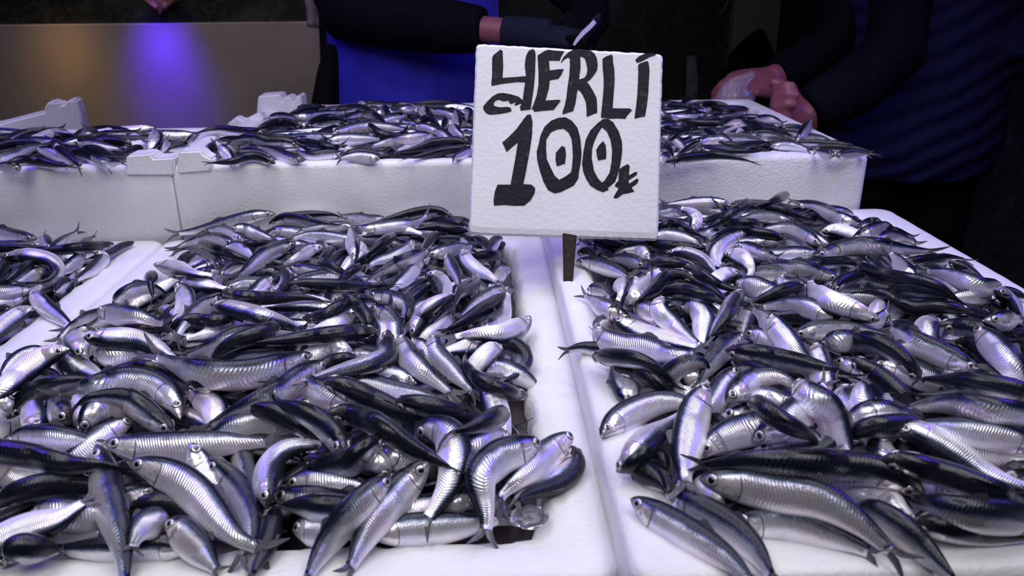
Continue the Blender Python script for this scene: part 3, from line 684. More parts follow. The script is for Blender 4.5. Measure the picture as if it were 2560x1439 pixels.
FISH = """
#A
u20 1 270,278;120,262;-50,225;-350,230
u80 2 -200,350;0,345;200,345;430,340
u30t 2 300,420;380,370;440,310;600,195
r30t 2 360,360;335,310;305,245
u60t 2 560,380;620,310;700,240
u60 3 822,312;700,335;560,345;350,365;100,380
u85 2 968,300;870,335;790,375;600,430
d40 3 0,405;200,400;370,440;420,520;350,590;200,605;50,605
u10 1 620,370;560,430;470,500;380,570
l30 3 670,365;745,410;680,490;590,550;510,605
u60 2 510,570;440,610;385,680
u80 2 245,440;150,500;50,580;-100,640
u0 1 330,490;230,540;130,600;0,660
u10 3 235,650;120,650;0,660;-300,640
r10 4 300,600;265,680;330,770;430,850;490,910;400,985
u0 1 200,700;80,725;-50,740;-300,760
u60 3 75,765;-50,800;-300,840
r25 3 265,775;170,800;60,880;-40,960;-250,1100
u10 2 1985,100;1840,110;1650,160;1450,215;1190,250
u10 2 1760,300;1650,240;1550,220;1440,250;1330,300
u20 3 1700,320;1560,285;1430,290;1310,330;1205,390
u60 3 1630,480;1540,430;1440,370;1350,345;1200,390
u70 4 1438,310;1560,360;1680,400;1830,450;2000,480
u10 3 1600,350;1700,335;1790,380;1850,450
u10 3 1660,210;1750,205;1842,240;2000,290
u70 4 1735,305;1800,320;1900,320;2100,330
d35 4 1105,460;1230,485;1400,530;1530,545;1640,590
r75 5 1090,530;1080,600;1090,660;1100,740
u20 2 820,800;880,700;960,650;1040,630;1100,640
d10 2 920,790;1020,720;1150,650;1260,580;1300,570
r20 3 1260,600;1330,680;1340,760;1290,850;1240,930
d30 3 1290,590;1400,610;1530,625;1700,650
u20 2 1580,560;1650,490;1760,460;1900,440
u25 5 2130,310;2020,345;1900,400;1780,500;1640,595
u5 5 700,790;850,820;1000,840;1130,880;1260,890
u10 4 900,870;740,840;600,880;480,950;370,1060
u60 3 695,900;780,905;900,940;1050,970
u80 2 770,880;880,880;1000,905;1120,920
u70 4 1230,945;1100,930;980,930;870,960;750,1000
d40 5 600,985;780,995;960,1005;1120,1060;1300,1170
u20 6 2250,1110;2050,1180;1800,1250;1500,1250;1250,1180;1000,1045
l10 5 1600,700;1480,760;1370,850;1290,950;1240,1070
u0 2 1000,1000;1150,990;1350,1000;1500,1000
d0 3 1900,890;1750,900;1600,930;1450,980;1300,1010
u15 4 2010,920;1860,960;1700,990;1500,1070;1250,1150
d40 3 1440,1200;1560,1110;1700,1070;1850,1060;2050,1080
u70 2 1393,1155;1500,1150;1650,1130;1900,1120
l0 4 640,1150;570,1060;540,980;610,920;720,900
u0 2 690,1180;760,1120;870,1110;1000,1080
u80 1 850,1160;930,1110;1000,1080;1100,1060
d40 3 430,1120;520,1180;620,1240;760,1290
u75 5 1165,1205;1050,1200;900,1235;750,1290;550,1330
r25 6 505,1070;380,1100;230,1190;80,1310;-60,1420;-200,1500
u0 4 350,1080;200,1120;80,1200;-20,1300
u60 2 420,1170;450,1240;480,1330;500,1420
u60 4 215,1310;300,1260;400,1280;450,1340
u70 4 90,1370;180,1350;280,1370;400,1400
u50 2 1100,1260;1200,1260;1330,1290;1450,1300
u60 4 1340,1330;1480,1320;1650,1330;1842,1380;2000,1440
u60 5 1700,860;1600,870;1520,880;1420,865
d50 6 1510,745;1650,780;1842,830;2000,870;2200,930;2400,960
u80 4 1600,650;1720,690;1842,740;2000,780
u20 2 1620,640;1740,600;1850,600
#B
u50 4 90,175;200,125;330,135;450,165;640,185
u80 2 130,130;300,110;450,100;560,105;660,140
u20 2 930,130;820,140;700,120;580,110
u80 5 1420,130;1330,80;1200,75;1000,125;760,195
u0 5 720,210;850,205;1000,185;1150,165;1280,60
u10 3 760,275;650,280;500,260;350,255;200,300
u10 2 720,200;600,190;450,205;280,215
d0 4 755,255;850,225;1000,215;1130,230;1250,270
u80 4 1530,225;1400,210;1280,195;1150,210
u60 3 1530,190;1400,160;1300,145;1180,160
u85 2 1540,150;1400,140;1260,120
r30t 6 700,460;705,390;695,310;680,220;670,160
u80 5 1010,250;930,290;840,360;760,430
u80 4 980,350;900,370;820,420
u80 5 1325,235;1270,270;1220,340;1180,420
u10 3 760,300;750,360;720,430
u50 4 680,375;620,390;560,450;520,520
d20 4 815,370;740,410;660,480;600,540
u80 1 560,340;520,380;480,450
u60 5 450,450;530,470;620,520;720,555
u70 6 770,470;700,510;640,560
u0 5 490,340;400,350;310,400;220,450;140,480
u20 4 235,490;330,500;450,525;560,540
r70 5 60,695;170,650;215,580;180,500;60,475
u10 4 130,560;60,600;0,660;-60,700
u75 7 225,600;350,600;550,610;750,620;870,615;1040,605
u0 4 640,545;540,545;440,560;340,580
u30 6 1245,360;1140,410;1000,470;880,530;760,580
u0 5 1140,290;1090,350;980,410;870,440;760,500
u10 5 1215,440;1150,490;1080,560;980,640;880,690
u10 4 1230,400;1350,370;1450,345;1560,330
r40 5 1370,380;1400,460;1450,560;1470,640
d0 6 1490,330;1510,430;1590,510;1690,560;1760,620
u80 5 1560,260;1640,300;1670,370;1620,440
u40 4 1770,270;1720,300;1680,370
u60 5 1765,410;1690,400;1600,410
l30 5 1225,525;1300,540;1350,620;1340,720;1330,780
u80 3 1240,570;1170,610;1090,670
u80 4 1270,610;1200,650;1130,710
u70 6 1570,520;1570,600;1470,660;1430,760;1400,870
u10 4 1842,500;1760,520;1700,600
u10 5 1840,640;1740,670;1620,740;1520,810;1420,880
u70 4 1450,690;1370,760;1280,860;1200,950
u0 3 1440,830;1340,890;1250,950
u75 6 1800,680;1700,750;1550,840;1400,920;1280,980
u20 7 1560,950;1680,910;1770,840;1800,740;1812,610
d10 7 1970,830;1900,910;1780,960;1600,960;1450,985;1310,1030
r70 6 1080,670;1100,760;1080,860;1040,950
d50 5 1120,990;1160,900;1200,820;1290,740;1400,680
u0 3 1300,720;1220,750;1130,800
u20 5 815,680;900,690;1000,720;1100,760
u70t 6 960,800;975,730;965,640
u80 7 330,850;480,840;600,770;730,710;850,730;940,800
u75t 8 820,920;790,830;720,750;615,670
d30 6 605,770;500,765;350,745;180,750;0,770
u80 7 -240,650;-100,700;100,705;350,700;600,750
d10 6 720,820;650,860;560,910;450,960
l30 5 840,765;870,840;900,930;890,990
r30 6 850,770;940,820;990,900;1000,990
u60t 8 280,1040;310,980;390,870
u70 6 165,900;80,940;0,970;-100,1000
u85 8 885,940;700,950;500,970;250,1000;0,1025;-150,1050
u40 5 400,1075;250,1080;100,1100;-50,1110
d0 5 700,1100;600,1060;500,1080;400,1130
u0 4 630,1120;720,1100;840,1120;950,1150
u80 6 735,1140;640,1140;560,1160;480,1200
d60 9 945,930;940,1050;930,1130;800,1190;600,1240;420,1290;215,1355
u30 8 510,1165;380,1240;190,1370;0,1470;-230,1570;-462,1715
r10 8 1025,970;1080,1100;1200,1230;1340,1340;1490,1450
r20 8 1265,970;1290,1090;1400,1210;1510,1330;1620,1430
u10 5 1100,1010;1170,1050;1250,1120
d20 6 1842,1030;1700,1040;1560,1060;1400,1080
d0 7 1770,1040;1680,1100;1600,1180;1560,1230
u60 6 1570,1100;1700,1040;1850,1050;1930,1150;1850,1260;1700,1290
u80 9 1960,1410;1842,1390;1700,1340;1570,1260;1500,1160;1530,1030
l0 8 1650,1320;1690,1400;1720,1500;1740,1600
u0 5 1600,1240;1720,1200;1830,1230
u0 7 1155,1320;1060,1285;930,1260;800,1280
u0 5 350,1200;200,1220;50,1280;-100,1330
u70 5 250,1260;100,1280;-50,1300
#C
u0 3 1565,20;1400,15;1250,25;1060,35
u10 3 1260,110;1180,75;1060,90
l10 4 1300,220;1320,140;1280,80;1200,60
u80t 4 1560,80;1500,40;1420,-20
u65 6 1710,5;1640,60;1540,130;1440,190;1350,220
u75 3 1620,80;1720,50;1842,70;2000,120
u0 4 1600,120;1720,110;1850,120
u80 5 1550,160;1680,165;1830,160
u70 3 1340,170;1450,140;1560,100
u75 5 1040,200;1150,170;1260,210;1420,290
u75 6 1410,310;1480,270;1580,220;1680,200
u0 4 970,300;1080,250;1200,260;1300,290
l0 6 1680,240;1570,290;1470,370;1470,450;1550,500
d0 7 1520,370;1620,400;1700,460;1710,530;1630,570
u80 4 560,290;700,310;870,340
u60 5 950,300;1080,330;1250,340;1450,360
u20 7 1600,315;1720,355;1842,400;1950,420
u80 4 1640,190;1750,230;1842,240
u0 4 1842,310;1750,300;1650,310
d50 7 1110,380;1230,375;1350,420;1430,490;1500,560
u30 5 960,480;880,440;770,420;640,425
u20 6 460,440;560,450;700,490;860,560
u40 4 470,390;540,380;620,430
u20 4 600,360;530,320;470,290
u0 5 990,430;940,370;850,370
u80 5 1000,450;1120,450;1250,470
u0 4 1060,500;1150,490;1250,510
r20 8 820,750;890,690;960,600;990,530;960,460
u80 8 1330,580;1230,540;1110,550;1020,640;900,730;800,840
u80 7 1230,480;1340,520;1450,590;1600,650;1700,680
u70 6 1180,560;1300,600;1400,640;1490,690
r20 8 790,560;790,650;760,740;720,810
u0 3 900,550;890,620;860,680
u60 8 1080,680;1200,650;1350,680;1480,730;1600,780
d20 5 1650,520;1560,530;1470,580
u10 7 1620,600;1740,610;1842,650;2000,680
r10 8 1070,710;1060,790;1150,890;1240,970;1350,1040
u10 6 1120,710;1250,740;1380,790;1500,850;1560,900
r10 7 1210,790;1320,770;1380,850;1370,940;1360,1030
r60 8 1660,640;1600,720;1540,820;1460,930;1400,1050
u10 7 885,770;970,790;1050,820;1150,850
u0 6 1090,930;980,890;870,840;760,790
d40 9 725,840;850,920;1000,990;1180,1030;1330,1060;1450,1060
u0 9 600,880;640,980;780,1040;960,1060;1150,1110;1400,1100
u50 8 1000,1160;900,1110;750,1080;600,1075;480,1060;330,1103
u65 10 572,1130;720,1130;900,1150;1050,1220;1150,1310;1230,1410
u80 9 720,1200;880,1220;1000,1290;1110,1380
l20 8 870,1470;830,1400;780,1300;740,1200;700,1130
u30 7 940,1450;1000,1370;1080,1300;1180,1220
u0 6 1120,1220;1200,1260;1250,1340
l40 9 1670,960;1590,1010;1480,1110;1390,1230;1330,1360
u10 8 1660,960;1750,970;1842,1010;1950,1050
u55 9 1530,1080;1700,1100;1842,1125;2050,1170;2300,1230;2560,1290
u60 7 1570,1150;1680,1190;1842,1260
l10 7 1220,1170;1260,1240;1320,1330
u20 7 1640,1200;1560,1280;1480,1400;1440,1500
u5 10 1535,1460;1640,1370;1760,1290;1900,1270;1980,1300
u20 4 540,640;640,660;730,700
u0 7 860,880;740,810;640,760;560,710;475,655
u20 5 720,870;640,900;590,960
u40 6 1680,640;1760,660;1820,730
r10 9 2110,1170;2020,1090;1930,970;1820,850;1680,740
#D
u80 4 150,65;60,110;-40,150;-180,200
u70 3 -80,160;60,180;200,220;330,260
u0 5 685,320;580,270;450,220;320,160;130,140
u40 4 500,210;390,170;290,140;200,125
u20 4 170,270;60,240;-60,230;-200,250
u10 6 385,440;280,380;150,320;0,320;-100,340
d20 4 380,340;480,330;610,370;700,400
u20 6 605,400;700,360;790,320;840,295
u10 4 840,300;760,285;680,300
u30 3 790,340;900,350;1000,370;1085,390
u10 4 760,410;880,380;1000,400;1110,460
u30 8 315,515;420,490;560,450;740,440;950,470;1110,480;1300,495
r0t 8 1050,680;980,620;920,540;870,470;850,420
u50 6 950,560;1080,560;1200,555;1330,535;1500,560
u80 6 1300,555;1400,600;1500,660;1600,710
u10 7 1655,730;1540,740;1400,690;1250,640;1060,610
u10 6 1000,610;1120,640;1250,700;1380,790
u75 9 630,560;750,630;900,670;1100,700;1250,750;1380,850;1530,900
u60 6 700,510;760,540;830,600
u20 6 510,685;400,650;250,600;100,590;-20,560
u20 5 260,670;150,650;0,640
u10 6 360,500;200,500;50,510;-100,490
u60 5 300,600;400,570;520,560
d0 9 810,975;680,930;520,880;380,820;310,730;290,640
u0 7 80,650;130,720;220,740;300,760
u80 7 270,745;150,750;0,810;-120,860
u60 7 450,770;540,700;680,650;760,640
u80 8 1480,930;1350,900;1200,880;1050,890;930,850;800,780;560,780
u60 7 860,760;1000,750;1180,775;1280,800
u60 6 1290,830;1180,810;1080,800
u0 5 980,840;1080,840;1180,880
r10 7 800,820;800,900;780,980
u0 6 1600,780;1500,800;1380,810
u10 7 515,980;400,940;300,890;150,870;0,880;-100,890
u70 6 560,1030;400,1000;250,960;80,960
u20t 8 560,1010;680,1030;770,1000;890,875
u20 8 180,1090;350,1050;560,1045;740,1065;870,1085
u10 8 380,1170;480,1130;620,1130;740,1170;860,1215
r10 9 0,940;60,1030;140,1130;200,1230;260,1290
r20 8 340,1150;350,1220;380,1320;400,1400
u20 9 1520,1330;1350,1270;1150,1180;980,1100;830,990
u10 8 870,1180;1000,1190;1150,1260;1300,1350;1450,1440
u60 9 1100,1410;1030,1330;950,1240;880,1190
u70 7 850,1010;980,1030;1120,1130
r20 7 1230,980;1150,1030;1160,1150;1180,1230
u50 8 1235,1010;1380,1030;1560,1060;1700,1090;1900,1140
r10 10 1480,1030;1580,1120;1680,1220;1780,1350;1850,1460;1950,1560
u0 9 1540,985;1650,980;1780,980;1900,1000
l60 7 1630,760;1720,820;1790,900;1842,980
u60 6 1640,765;1750,790;1900,830
u75 7 1340,1130;1480,1160;1600,1260;1700,1340;1720,1439
l0 8 1600,1350;1640,1420;1660,1500
u30 7 1370,1340;1480,1350;1600,1380
u70 8 595,1250;680,1310;780,1370;860,1430
u0 6 740,1320;850,1310;960,1330
u10 6 470,1270;540,1290;620,1330
#E
u50 5 50,310;150,190;300,90;500,40;760,20
u15 6 1300,310;1250,170;1100,60;900,30;700,80;500,130;300,170
u0 3 1330,110;1450,150;1540,220;1560,320
u45 7 1260,395;1130,320;1000,220;880,160;730,150
u10 5 610,400;650,290;730,220;830,210
u80 4 880,260;780,330;670,400
u0 4 960,320;850,370;750,430
u40 4 500,350;450,270;390,200
r20 3 250,400;260,320;240,250
r20 3 560,380;590,300;610,220
u15 7 45,480;180,445;400,450;600,480;780,500
u10 8 745,475;900,510;1100,520;1350,510;1600,490;1842,480;2070,450
r40 8 690,490;740,650;770,800;810,950;860,1150;890,1320;900,1640
u70 10 -200,500;0,550;250,590;500,640;750,640;1000,720
u15 10 915,625;1100,670;1280,740;1430,860;1560,1020;1700,1160;1850,1230;2020,1300
u0 8 1370,480;1420,590;1460,680;1520,750
u50 9 1500,590;1600,680;1720,820;1790,980;1810,1150;1740,1300;1700,1439
d0 6 -60,650;60,720;200,790;350,830
u75 8 -50,980;80,860;300,790;500,780;700,800
u20 7 1160,850;1060,840;940,880;800,950
u80 8 930,960;1080,920;1250,930;1400,1010;1550,1130;1700,1230
u10 7 220,1010;370,980;550,1000;720,1010;850,1020
d30 9 -150,1290;0,1190;200,1110;400,1040;550,950;695,860
u10 6 280,1180;450,1140;600,1120;770,1140
l10 8 1180,1040;1060,1070;980,1160;940,1280
u20 9 1190,1050;1300,1110;1420,1230;1500,1330;1600,1439
u40 7 1400,1260;1200,1230;900,1240;650,1250;450,1250;250,1220
u60 9 45,1290;150,1240;260,1250;480,1260
u80 7 80,1340;0,1260;-100,1200
u0 5 90,160;30,190;-60,230
#F
u75 9 490,40;620,70;800,150;1000,240;1200,290;1350,330;1470,390
u20 8 590,30;800,60;1000,110;1200,140;1400,190
u65 9 1000,180;1150,200;1330,240;1500,290;1650,330
u75 11 480,275;650,265;820,320;980,420;1150,530;1330,620;1540,745
u60 11 635,530;560,420;450,320;300,250;160,200;90,90
u80 9 460,480;340,370;200,290
u10 7 350,400;200,330;50,320;-80,350
u20 8 720,240;620,190;530,150;360,70
u10 6 300,220;420,200;560,210
r40 10 70,950;80,820;110,650;230,520;420,490
u75 7 340,590;480,620;620,690;790,790
u10 7 210,780;400,760;600,790;780,830
u20 8 145,850;280,880;450,900;650,930
u50 9 780,975;600,960;450,950;330,940;110,930
u50 9 895,460;800,520;680,620;560,640
u70 8 690,410;640,450;580,500
d0 7 960,720;900,640;800,610;700,670
u0 7 900,540;1000,580;1170,610
u10 6 1110,640;1020,670;940,730
l30 12 975,730;850,830;720,960;600,1090;500,1230;400,1400;340,1550
l25 11 1250,620;1120,740;980,900;850,1060;760,1220;680,1380;600,1480
u0 8 265,1110;400,1100;560,1120;750,1150
u15 9 820,1160;1050,1110;1300,1090;1550,1070;1720,1040;1842,970
r20 10 1150,430;1260,370;1400,430;1440,600;1390,780;1300,930;1160,1150
u10 8 1850,440;1700,460;1560,520;1440,600
u60 11 1800,270;1680,320;1560,370;1450,400
l20 12 2050,470;1900,530;1740,590;1620,720;1640,880;1665,1020;1640,1240
u0 8 1600,940;1500,900;1380,930;1250,960;1100,970
u20 7 1430,780;1500,770;1580,800
u40 7 1480,720;1530,640;1600,600
r60 8 120,930;100,1080;50,1250;-20,1400;-60,1500
#G
u10 12 435,425;320,510;180,630;50,740;-80,860;-130,980
r60 11 430,500;450,640;340,750;180,810;60,870;-20,980
u10 11 640,440;760,320;900,240;1080,185;1250,190;1400,240
r50 10 755,690;870,580;1000,450;1120,350;1210,280
u80 9 870,645;960,700;1060,770;1120,850
l15 13 1420,60;1330,220;1280,400;1250,600;1250,760;1270,900
u80 6 1000,570;1080,620;1140,700
u5 11 1370,590;1450,490;1600,410;1780,370;1900,380;2050,400
u60 13 2976,850;2846,770;2646,680;2346,650;2046,630;1846,620;1700,610;1450,640;1220,650
u20 12 1345,740;1500,760;1700,780;1846,820;2150,870;2350,960;2560,1110;2720,1250;2900,1400
u25 13 855,880;1000,980;1200,1100;1400,1220;1580,1340;1720,1480;1850,1600
u35 12 1105,840;1280,930;1450,1020;1620,1130;1760,1270;1860,1430;1930,1560
u10 9 1340,780;1430,850;1560,980
u85 8 1480,850;1650,900;1850,950;2000,1000
u25 11 1590,1015;1750,1045;1950,1040;2130,1090;2300,1150;2500,1230;2700,1330
u0 9 1510,280;1650,290;1842,310
u50 8 1420,280;1500,330;1600,380
d50 10 1730,545;1900,530;1996,520;2196,500;2296,430
#H
u10t 13 -120,480;50,380;180,290;300,190;380,90;460,-20
r10 13 220,60;300,150;420,220;480,350;520,470;570,610
u80 13 -100,180;0,260;110,330;300,430
u30 9 560,60;550,150;620,240
r20t 11 690,330;680,220;670,120;655,0
u10 11 560,350;680,280;820,270;980,330
u80 12 540,480;650,400;780,360;980,345
l30 9 820,420;830,520;830,640
d50 12 900,400;1050,400;1200,470;1400,590;1550,700;1700,760;1850,800
u10 11 1950,520;1700,440;1500,400;1250,380;1000,350
u30 12 2000,320;1800,280;1550,240;1300,200;1100,220;890,265
u75 11 2000,190;1800,170;1500,130;1250,150;1000,130
u60 12 2000,160;1700,80;1400,40;1150,20
u85 9 2000,420;1700,350;1400,300;1100,270
u10 10 1130,430;1380,510;1600,560;1842,610;2000,650
u60 11 1660,670;1800,680;1950,710
u75 13 805,595;950,610;1150,670;1350,730;1550,800;1750,860;1950,930
u20 9 1540,930;1400,880;1250,830;1100,810
d0 11 1060,1020;920,960;780,880;620,820;480,800
u40 10 2000,1060;1750,1020;1400,980;1150,930;900,870
u10 9 1230,1110;1120,1080;1000,1050
u45 11 640,930;850,1030;1020,1160;1180,1310;1320,1450;1400,1560
u70 9 1060,1050;1300,1090;1550,1130;1850,1160;2050,1180
u40 9 40,100;130,140;230,180
u0 9 190,210;90,180;-20,160
u0 7 1700,1000;1500,960;1250,950
#P
u75 2 -100,1080;60,1020;230,1015;380,1050
u20 2 -100,1130;80,1110;230,1050;380,1030
u70 4 40,1160;200,1140;380,1170;560,1190
u10 3 250,1060;380,1090;500,1160
u50 5 390,1050;480,1110;590,1210
u10 2 530,1020;650,1030;780,1050;900,1060
u75 3 580,1050;700,1070;840,1120
u80 1 940,1025;820,1000;700,1000
u60 3 490,1080;620,1110;780,1190
u10 4 650,1120;770,1160;900,1150
u60 2 1020,1050;930,1070;830,1110
u20t 4 1020,1100;1080,1040;1110,980;1080,890
u10 3 1170,1000;1150,1060;1100,1100
u20 2 1345,1035;1260,1050;1180,1070
u10 3 150,1200;50,1190;-60,1180
u40 3 1900,930;1740,945;1560,925;1440,940;1350,980
u40t 3 1560,1130;1500,1060;1530,980
u40 5 2140,1030;2020,1010;1900,1010;1780,980;1580,1010
u50 4 1540,1000;1700,1000;1900,1000
u75 5 1960,1160;1800,1110;1640,1150;1440,1160
u30 6 2170,1140;2050,1120;1900,1060;1780,1030
u30 5 2440,1090;2330,1100;2200,1110;2100,1060
u20 5 1570,1050;1620,1100;1660,1160
u80 6 2080,990;2220,1020;2380,1050;2480,985
u10 5 2075,830;2200,830;2350,810;2500,790
u80 3 2320,760;2200,770;2000,830
u70 4 2160,900;2000,870;1850,910;1750,950
u10 4 1900,840;2000,830;2150,850
#Q
u80 4 880,1010;750,970;600,950;450,960
u60 5 220,1140;350,1080;480,1060;660,1110
u0 3 1150,1050;1080,1050;980,1070
u50 6 930,950;950,1020;960,1090
u0 4 1060,1000;1150,980;1270,1010
u0 5 1290,960;1310,1030;1350,1080
u0 3 1340,1000;1450,1010;1570,1040
u20t 5 1600,1150;1590,1060;1570,970
u60 5 1660,980;1700,1020;1680,1100
u80 5 1230,1110;1330,1060;1410,1110
u60 5 1500,1060;1480,1130;1450,1180
u80 8 795,1110;870,1190;980,1230;1100,1210;1165,1105
u10 6 460,1210;650,1160;850,1140;1100,1160;1200,1200
u0 6 1540,1120;1580,1180;1640,1220
u10 8 1390,1225;1250,1230;1080,1260;920,1290;770,1330
u75 8 1720,1290;1560,1270;1380,1290;1200,1340;1000,1380
u80 9 1740,1330;1500,1350;1280,1400;1080,1430
u0 7 1350,1290;1180,1310;1010,1360
u10 9 1740,1330;1640,1380;1530,1439
u10 6 420,1270;560,1250;700,1250;900,1250
u60 6 830,1020;900,1080;990,1130
u0 6 1200,1140;1300,1150;1400,1180
u0 7 1380,1170;1450,1200;1520,1260
u0 6 900,1430;700,1410;500,1430
u80 6 560,1390;750,1370;950,1400
#R
u75 2 50,740;130,730;220,740
u75 2 300,740;380,715;460,750
u40 3 640,770;500,790;380,810;280,830
u0 2 90,800;200,810;330,790
u80 4 150,830;300,850;450,850;560,810
u10 2 430,860;500,840;580,840
u70 4 590,830;700,880;830,900;960,950
u0 2 680,830;780,820;900,860
u10t 6 950,1000;1000,940;1050,870;1080,810
u30 2 860,880;980,890;1100,940
u70 4 40,880;150,895;260,880
u80 5 60,990;150,930;260,890
u50 4 640,930;760,920;880,950
u75 5 330,890;400,940;460,1010
u0 4 30,960;80,950;130,970
u20 4 460,950;620,960;780,990
u70 5 430,980;550,1010;700,990;820,980
u10 6 790,1010;920,1005;1080,1040
u60 6 300,1010;450,1040;620,1050;800,1040
u30 4 1370,1010;1200,1000;1050,990;870,990
u10 3 980,950;1120,960;1250,990
u60 5 1080,1020;1250,1020;1420,1040;1570,1080
u10 6 1240,1080;1160,1060;1090,1040
u20 5 1240,1080;1370,1060;1500,1070
u80 6 310,970;220,1030;110,1100
u0 5 290,990;350,970;430,960
u75 7 60,1120;220,1090;400,1075;550,1090;720,1135
u70 6 30,1010;90,1040;130,1110
u30 6 40,1070;100,1100;140,1130
"""

# ---------------------------------------------------------------- anchovies
CROPS = {'A': (0, 500, 2.878), 'B': (640, 500, 2.878), 'C': (1280, 500, 2.878), 'D': (1920, 460, 2.878), 'E': (0, 940, 2.884), 'F': (640, 940, 2.884),
         'G': (1280, 940, 2.884), 'H': (1920, 940, 2.884), 'P': (0, 0, 2.844), 'Q': (700, 0, 3.597), 'R': (1640, 0, 2.767)}
BOXES = {  # inner x0,x1,y0,y1, rim z, mound height, back clamp
 'FL': (-1.1, XL0-.045, YF0+.05, YF1-.03, ZL, .018, YF1), 'L': (XL0+.040, XL1-.040, YF0+.040, YF1-.015, ZL, .026, YF1), 'R': (XR0+.040, XR1-.035, .362+.040, YF1-.015, ZR, .024, YF1),
 'BFL': (-1.1, -.47, YB0+.02, 1.40, ZB, .010, 1.40), 'BL': (-.41, .035, YB0+.02, YB1-.03, ZB, .012, YB1-.01), 'BR': (.09, .525, YB0+.03, YB1-.045, ZB, .008, YB1-.01)}
def heap(x, y, b):
    x0, x1, y0, y1, zr, hm, yc = BOXES[b]
    e = np.minimum(np.minimum(x-x0, x1-x), y-y0); e = np.minimum(e, (y1-y)+.06)
    s = np.clip((e+.005)/.11, 0, 1); s = s*s*(3-2*s)
    return zr + .006 + (hm)*s
def drop(xy, b):
    """world point on the heap seen at this pixel: (distance along unit ray, unit ray)"""
    d = ray(*xy); d = d/np.linalg.norm(d)
    yc = BOXES[b][6]
    t = np.linspace(.30, 2.6, 700); P = CAM[None]+t[:, None]*d[None]
    hit = (P[:, 2] <= heap(P[:, 0], P[:, 1], b)) | (P[:, 1] > yc-.012)
    i = int(np.argmax(hit)) if hit.any() else len(t)-1
    return t[i], d
US = np.array([0, .008, .02, .04, .065, .09, .12, .15, .185, .22, .27, .33, .4, .47, .54, .61, .68, .74, .80, .85, .885])
DT = np.array([.03, .17, .30, .45, .57, .67, .76, .84, .90, .94, .98, 1, 1, .98, .93, .85, .73, .61, .48, .38, .36])
DB = np.array([.03, .12, .21, .33, .45, .57, .70, .82, .93, 1, 1.04, 1.08, 1.08, 1.04, .96, .84, .68, .54, .42, .36, .36])
WD = np.array([.03, .18, .31, .46, .60, .71, .80, .87, .92, .96, .99, 1, 1, .97, .91, .82, .69, .55, .40, .27, .16])
HD, HW = .0115, .0083
DEPTH = 24
class Fish: pass
def parse():
    fs = []; crop = None
    for ln in FISH.strip().split('\n'):
        if ln[0] == '#': crop = ln[1]; continue
        roll, lay, pts = ln.split(' ')
        f = Fish(); f.side = roll[0]; f.tailup = roll.endswith('t'); f.ang = float(roll[1:].rstrip('t')); f.layer = float(lay)
        ox, oy, sc = CROPS[crop]
        P = [(ox+float(a)/sc, oy+float(b)/sc) for a, b in (p.split(',') for p in pts.split(';'))]
        f.px = catmull(P, DEPTH); m = f.px[DEPTH//2]
        if crop in 'PQR': f.box = 'BR' if crop == 'R' else ('BFL' if crop == 'P' and m[0] < 478 else 'BL')
        else:
            w = pz(m[0], m[1], ZL); f.box = 'FL' if w[0] < XL0-.005 else ('L' if w[0] < XL1+.003 else 'R')
        f.k = random.Random(int(P[0][0]*7+P[0][1]*13)).uniform(.93, 1.07)
        fs.append(f)
    return fs
fishes = parse()
order = sorted(range(len(fishes)), key=lambda i: (fishes[i].layer, fishes[i].px[:, 1].mean()))
PD, PT, PW, PH = [], [], [], []      # placed samples: unit rays, distances, half width, half thickness
for idx in order:
    f = fishes[idx]
    T, D = [], []
    for p in f.px:
        t, d = drop(p, f.box); T.append(t); D.append(d)
    T, D = np.array(T), np.array(D)
    ker = lambda a: np.convolve(np.pad(a, 3, 'edge'), np.ones(7)/7, 'valid')
    T = ker(T)
    # minimum real length: sink the hidden end into the heap
    P = CAM+D*T[:, None]; L = np.linalg.norm(np.diff(P, axis=0), axis=1).sum()
    ym = f.px[:, 1].mean()
    f.k *= {'FL': .84, 'BFL': .84, 'BL': .84, 'BR': .72}.get(f.box) or float(np.interp(ym, [500, 620, 800, 950, 1100], [.78, .83, .91, .98, 1.06]))
    f.k *= float(np.clip(L/.13, .85, 1.12))**.5
    a = math.radians(f.ang); f.hd, f.hw = HD*f.k, HW*f.k
    uu = np.linspace(0, 1, DEPTH)
    prof = np.interp(uu, US, np.maximum(DT, .3)); prof[uu > .885] = .34
    ht = (f.hw*math.cos(a)**2+f.hd*math.sin(a)**2)*prof; wt = (f.hd*math.cos(a)**2+f.hw*math.sin(a)**2)*prof
    if PD:
        Dp = np.array(PD); Tp = np.array(PT); Wp = np.array(PW); Hp = np.array(PH)
        for i in range(DEPTH):
            cosang = np.clip(Dp@D[i], -1, 1); l = np.sqrt(np.maximum(0, 1-cosang**2))*Tp
            r = l/((wt[i]+Wp)*.92); near = r < 1
            if near.any():
                sep = (ht[i]+Hp[near])*np.sqrt(1-r[near]**2)*.80
                T[i] = min(T[i], (Tp[near]-sep).min())
        T0 = T.copy()
        for _ in range(4): T = np.minimum(T, ker(T))*.6 + ker(T)*.4
        T = T*.85+T0*.15
    f.T, f.D = T, D
    f.P = CAM+D*T[:, None]
    PD += list(D[::1]); PT += list(T); PW += list(wt); PH += list(ht)
